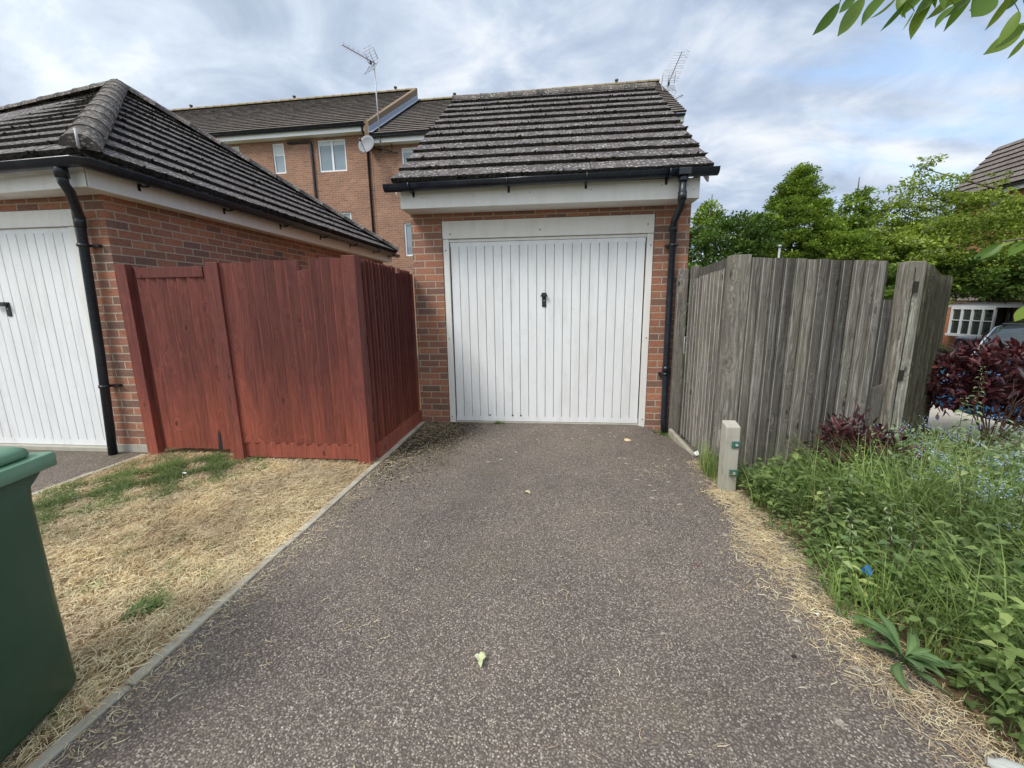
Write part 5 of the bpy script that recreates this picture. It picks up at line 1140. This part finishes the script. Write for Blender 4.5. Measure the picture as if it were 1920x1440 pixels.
# tangled leafy stems filling the bed
P0 = []; D0 = []; S0 = []; R0 = []; stm = []
sx_, sy_ = bedpts(1500); k = (np.hypot(sx_-1.47, sy_+3.2) > .2) & (sx_ > 1.5) & ~((sx_ > 2.9) & (sy_ > -1.9)); sx_, sy_ = sx_[k], sy_[k]
for x, y in zip(sx_, sy_):
    h = random.uniform(.12, .50)*min(1, .5+(x-1.45)/.6)*(.55 if y > -1.7 else 1); la, lb = random.uniform(-.12, .12), random.uniform(-.12, .12); ls = random.choice([.03, .04, .055, .075, .095]); hue = random.uniform(0, .6)
    nl_ = int(5+h/.03); stm.append((x, y, h, la, lb))
    for i in range(nl_):
        t = .2+.8*i/nl_; a = i*2.4+random.uniform(-.4, .4); P0.append((x+la*t*t, y+lb*t*t, h*t)); D0.append((math.cos(a), math.sin(a), random.uniform(-.1, .7))); S0.append(ls*random.uniform(.7, 1.2)*(1.1-.5*t)); R0.append(min(1, hue+random.uniform(0, .4)+.15*t))
P0, D0, S0, R0 = map(np.array, (P0, D0, S0, R0)); n = len(P0)
tag(np_mesh('leafy_weeds', *leaves(P0, D0, rng.normal(0, .25, (n, 3))+np.array([0, 0, 1]), S0, S0*rng.uniform(.28, .6, n), R0, droop=.3), 'weed_leaf'), 'tangled leafy weed stems filling the bed', 'weeds', kind='stuff')
A_ = np.array(stm); n = len(A_)
tag(np_mesh('weed_stems', *blades(np.stack([A_[:, 0], A_[:, 1], np.zeros(n)], 1), np.arctan2(A_[:, 4], A_[:, 3]), A_[:, 2]*1.03, np.full(n, .005), np.hypot(A_[:, 3], A_[:, 4])/A_[:, 2]*.9, rng.rand(n)*.5), 'weed_leaf'), 'thin green stems of the leafy weeds', 'weeds', kind='stuff')
# nettles: dark stem, opposite pointed leaves
def nettle(x, y, h, label, lean=(0, 0), pale=False, group='nettles in the bed', name='nettle', lsz=.085):
    T = thing(name, label, 'nettle', (x, y, zg(x, y)), group); z0 = zg(x, y)
    b = MB(); path = [Vector((x+lean[0]*t*t, y+lean[1]*t*t, z0-.01+h*t)) for t in (0, .25, .5, .75, 1)]; b.rnd = random.random()
    b.tube(path, [.0035, .0032, .0028, .0022, .001], 5); b.build('stem', 'stem_dark', T)
    bs = []; ds = []; sz = []
    nlev = int(h/.045)
    for i in range(nlev):
        t = .15+.85*i/max(1, nlev-1); a0 = (i % 2)*math.pi/2+random.uniform(-.3, .3); p = Vector((x+lean[0]*t*t, y+lean[1]*t*t, z0+h*t))
        s_ = lsz*(1.15-.75*t)*random.uniform(.8, 1.2)*(.7 if t < .25 else 1)
        for q in (0, math.pi): bs.append(tuple(p)); ds.append((math.cos(a0+q), math.sin(a0+q), random.uniform(-.15, .35)+(.5 if t > .9 else 0))); sz.append(s_)
        if t > .45:
            for q in range(3): a1 = random.uniform(0, 6.28); bs.append(tuple(p)); ds.append((math.cos(a1), math.sin(a1), -.6)); sz.append(.025)
    bs, ds, sz = np.array(bs), np.array(ds), np.array(sz); n = len(bs)
    wr = np.where(sz < .026, .25, .52)
    np_mesh('foliage', *leaves(bs+nrm(ds)*.006, ds, np.tile([0, 0, 1.0], (n, 1))+rng.normal(0, .15, (n, 3)), sz, sz*wr, np.clip(rng.rand(n)*.6+(.18 if pale else 0)+np.where(sz < .026, .3, 0), 0, 1), droop=.25), 'nettle_leaf', T)
nl = [(1.60, -2.66, .36, (-.05, -.03), 'nettle leaning left, nearest to the blue scrap'), (1.72, -2.75, .44, (-.06, 0), 'tall nettle standing directly over the blue scrap'), (1.83, -2.72, .42, (-.02, .02), 'dark stemmed nettle just right of the blue scrap'),
      (1.52, -2.82, .24, (-.10, .02), 'short nettle reaching out over the straw at the drive edge'), (1.85, -2.2, .42, (0, 0), 'nettle with pale flower tassels in mid bed'), (1.68, -2.35, .36, (-.03, 0), 'slender nettle between the fence and the blue scrap'),
      (2.35, -2.85, .44, (.03, .02), 'dark stemmed nettle in the right half of the bed'), (2.52, -2.45, .50, (.0, .0), 'tall nettle rising among the blue flowers'), (2.15, -1.95, .40, (.02, 0), 'nettle below the small maroon shrub'), (1.96, -1.75, .34, (0, 0), 'nettle close to the foot of the grey fence'),
      (3.25, -1.25, .62, (.0, .0), 'very tall nettle against the splayed grey panel'), (3.45, -1.45, .45, (.04, 0), 'pale topped nettle below the large maroon shrub'), (2.95, -1.9, .42, (.02, .0), 'nettle in the blue flowers at the back of the bed'), (2.25, -3.3, .36, (.02, 0), 'nettle at the right edge of the bed near the rosette')]
for x, y, h, ln, lb in nl: nettle(x, y, h, lb, ln, pale=random.random() < .5)
nettle(3.75, -.80, .80, 'tall pale weed standing in front of the big maroon shrub', pale=True, name='tall_weed', group=None)

# rosettes with long strap leaves
def rosette(name, label, x, y, n, L, W, mat, up=(.2, .9)):
    T = thing(name, label, 'weed', (x, y, zg(x, y))); b = MB(); z0 = zg(x, y)
    for i in range(n):
        a = i*2.399+random.uniform(-.3, .3); el = random.uniform(*up); ln = L*random.uniform(.5, 1.1); w_ = W*random.uniform(.8, 1.15); tw_ = random.uniform(-.5, .5); b.rnd = random.random(); K = 9; rows = []
        for k in range(K+1):
            t = k/K; rad = ln*t*math.cos(el*(1-.35*t)); z = ln*(math.sin(el)*t-.55*math.sin(el)*t*t)+.008
            wd = w_*.5*(.10+.90*math.sin(math.pi*min(1, t)**1.35)**1.2) if t < 1 else .0006
            wv = math.sin(t*14+i)*.003
            a_t = a+tw_*t*t; c_ = Vector((x+math.cos(a_t)*rad, y+math.sin(a_t)*rad, z0+z)); s_ = Vector((-math.sin(a), math.cos(a), 0))
            rows.append(b.add([c_-s_*wd+Vector((0, 0, wd*.35+wv)), c_-s_*wd*.5+Vector((0, 0, wd*.12)), c_, c_+s_*wd*.5+Vector((0, 0, wd*.12)), c_+s_*wd+Vector((0, 0, wd*.35-wv))]))
        for p, q in zip(rows, rows[1:]):
            r9 = b.rnd
            for e in range(4): b.rnd = min(1, r9*.6+(.35 if e in (1, 2) else 0)+random.uniform(0, .08)); b.quad([p+e, p+e+1, q+e+1, q+e], sm=True)
            b.rnd = r9
    b.build('foliage', mat, T); return T
rosette('rosette_weed', 'large rosette of long smooth green leaves at the front of the bed', 1.46, -3.19, 22, .23, .036, 'plantain_leaf', (.2, 1.4))
rosette('rosette_weed', 'broad leaved weed at the right end of the bed behind the rosette', 2.05, -3.02, 9, .22, .06, 'weed_leaf', (.4, 1.2))
rosette('rosette_weed', 'small green rosette on the dead lawn between bin and driveway', -1.79, -3.22, 11, .085, .026, 'plantain_leaf', (.1, .7))
n = 420; x = -1.76+rng.normal(0, .035, n); y = -3.17+rng.normal(0, .03, n)
tag(np_mesh('grass_tuft', *blades(np.stack([x, y, np.zeros(n)], 1), rng.uniform(0, 6.28, n), rng.uniform(.03, .07, n), rng.uniform(.002, .004, n), rng.uniform(.5, 1.6, n), rng.rand(n)*.9), 'grass'), 'bright green grass tuft above the small rosette on the dead lawn', 'grass tuft')
n = 260; x = 1.37+rng.normal(0, .025, n); y = -1.40+rng.normal(0, .12, n)
tag(np_mesh('grass_tuft', *blades(np.stack([x, y, zgv(x, y)], 1), rng.uniform(0, 6.28, n), rng.uniform(.12, .34, n), rng.uniform(.003, .005, n), rng.uniform(.1, .7, n), rng.rand(n)), 'grass'), 'tall grass tuft growing at the grey gate beside the white post', 'grass tuft')
n = 220; x = 1.62+rng.normal(0, .09, n); y = -1.62+rng.normal(0, .05, n)
tag(np_mesh('grass_tuft', *blades(np.stack([x, y, zgv(x, y)], 1), rng.uniform(0, 6.28, n), rng.uniform(.12, .26, n), rng.uniform(.005, .009, n), rng.uniform(.4, 1.3, n), rng.rand(n)*.5), 'weed_leaf'), 'clump of dark strap leaves right of the white stub post', 'grass tuft')
n = 200; x = np.concatenate([1.30+rng.normal(0, .05, 120), -.55+rng.normal(0, .03, 80)]); y = np.concatenate([-.15+rng.normal(0, .03, 120), -.02+rng.normal(0, .01, 80)])
for nm, lo, hi, lb in (('grass_tuft', 0, 120, 'small weeds at the foot of the black drainpipe'), ('grass_tuft', 120, 200, 'tiny weeds at the garage door threshold')):
    X_, Y_ = x[lo:hi], y[lo:hi]; k = hi-lo
    tag(np_mesh(nm, *blades(np.stack([X_, Y_, zgv(X_, Y_)], 1), rng.uniform(0, 6.28, k), rng.uniform(.015, .05, k), rng.uniform(.004, .008, k), rng.uniform(.3, 1.3, k), rng.rand(k)*.9), 'short_grass'), lb, 'grass tuft')

# moss crumbs beside the red fence, gravel specks on the drive
def crumbs(name, x, y, rad, mat, label, cat):
    N = len(x); ico = np.array([(0,0,1),(.89,0,.35),(.28,.85,.35),(-.72,.53,.35),(-.72,-.53,.35),(.28,-.85,.35)])
    V = np.stack([x, y, zgv(x, y)], 1)[:, None]+ico[None]*rad[:, None, None]*rng.uniform(.5, 1.3, (N, 6, 3))*np.array([1, 1, .6]); L = (np.arange(N)[:, None]*6+np.array([0,1,2,0,2,3,0,3,4,0,4,5,0,5,1])[None]).ravel()
    o = np_mesh(name, V.reshape(-1, 3), np.full(N*5, 3), L, np.repeat(rng.rand(N), 6), mat); tag(o, label, cat, kind='stuff')
n = 11000; crumbs('moss_crumbs', -1.42+np.abs(rng.normal(0, .27, n)), -.02-np.abs(rng.normal(0, .66, n)), rng.uniform(.003, .010, n), 'moss', 'dark moss crumbs on the asphalt beside the red fence', 'moss')
n = 700; crumbs('loose_gravel', rng.uniform(-1.4, 1.3, n), rng.uniform(-4.4, -.1, n), rng.uniform(.002, .0045, n), 'concrete', 'small loose stones on the driveway', 'gravel')

# small litter
def scrap(name, label, cat, x, y, s_, mat, n=7, hgt=.02, z=0.0):
    b = MB(); c_ = Vector((x, y, zg(x, y)+z+.003)); ring = []
    for i in range(n): a = 6.283*i/n; r = s_*random.uniform(.55, 1); ring.append(c_+Vector((math.cos(a)*r, math.sin(a)*r*.7, random.uniform(0, hgt))))
    k = b.add(ring+[c_+Vector((0, 0, hgt*1.2))]+[q-Vector((0, 0, .003)) for q in ring])
    for i in range(n): j = (i+1) % n; b.quad([k+i, k+j, k+n]); b.quad([k+n+1+i, k+n+1+j, k+j, k+i])
    return tag(b.build(name, mat), label, cat)
T = thing('fallen_petals', 'curled pale green and yellow leaf fragment alone in the middle of the driveway', 'leaf', (-.168, -3.334, 0)); bb = MB()
for a, l in ((2.6, .030), (1.2, .034), (-1.3, .040), (.4, .028)):
    bb.rnd = random.random(); rows = []
    for k in range(6):
        t = k/5; wd = .010*math.sin(math.pi*min(1, .12+t*.88))+.0005; c_ = Vector((-.168+math.cos(a)*l*t, -3.334+math.sin(a)*l*t, .006+.022*math.sin(t*2.6))); s_ = Vector((-math.sin(a), math.cos(a), .2)); rows.append(bb.add([c_-s_*wd, c_, c_+s_*wd]))
    for p, q in zip(rows, rows[1:]): bb.quad([p, p+1, q+1, q], sm=True); bb.quad([p+1, p+2, q+2, q+1], sm=True)
bb.build('petal', 'petal', T)
scrap('dry_leaf', 'small pale dry leaf on the asphalt halfway to the garage', 'leaf', -.08, -1.83, .03, 'straw', 8, .02)
scrap('dry_leaf', 'pale dry leaf scrap on the asphalt near the garage door, right side', 'leaf', .86, -.55, .05, 'straw', 8, .015)
scrap('blue_scrap', 'bright blue scrap of plastic caught among the nettles', 'litter', 1.60, -2.77, .032, 'litter_blue', 7, .045, .09)
scrap('dropping', 'small black lump on the right side of the driveway', 'debris', 1.06, -3.20, .014, 'dropping', 8, .012)
scrap('red_scrap', 'tiny reddish fragment on the right side of the driveway', 'litter', .88, -2.63, .012, 'wood_red', 5, .006)
scrap('white_scrap', 'white scrap on the straw at the driveway edge', 'litter', 1.29, -2.95, .012, 'litter_white', 5, .008)
scrap('white_scrap', 'small white wrapper on the green strip of lawn', 'litter', -2.95, -1.75, .022, 'litter_white', 5, .01, .03)
scrap('white_scrap', 'white litter at the foot of the grey gate', 'litter', 1.40, -.98, .035, 'litter_white', 6, .05)
for i, (x, y) in enumerate([(-.9, -3.2)]): pass
T = thing('plastic_bottle', 'crushed clear plastic bottle lying in the grass at the bottom right corner', 'bottle', (1.47, -3.60, 0)); b = MB()
ax1 = Vector((.8, -.6, .05)).normalized(); c_ = Vector((1.405, -3.565, .03)); b.tube([c_, c_+ax1*.012, c_+ax1*.03, c_+ax1*.06, c_+ax1*.12, c_+ax1*.19], [.012, .013, .026, .031, .027, .030], 14); b.build('bottle_body', 'clear_plastic', T)
b = MB(); b.tube([c_+ax1*.075, c_+ax1*.13], .0315, 14, cap=False); b.build('wrapper', 'green_paint', T)
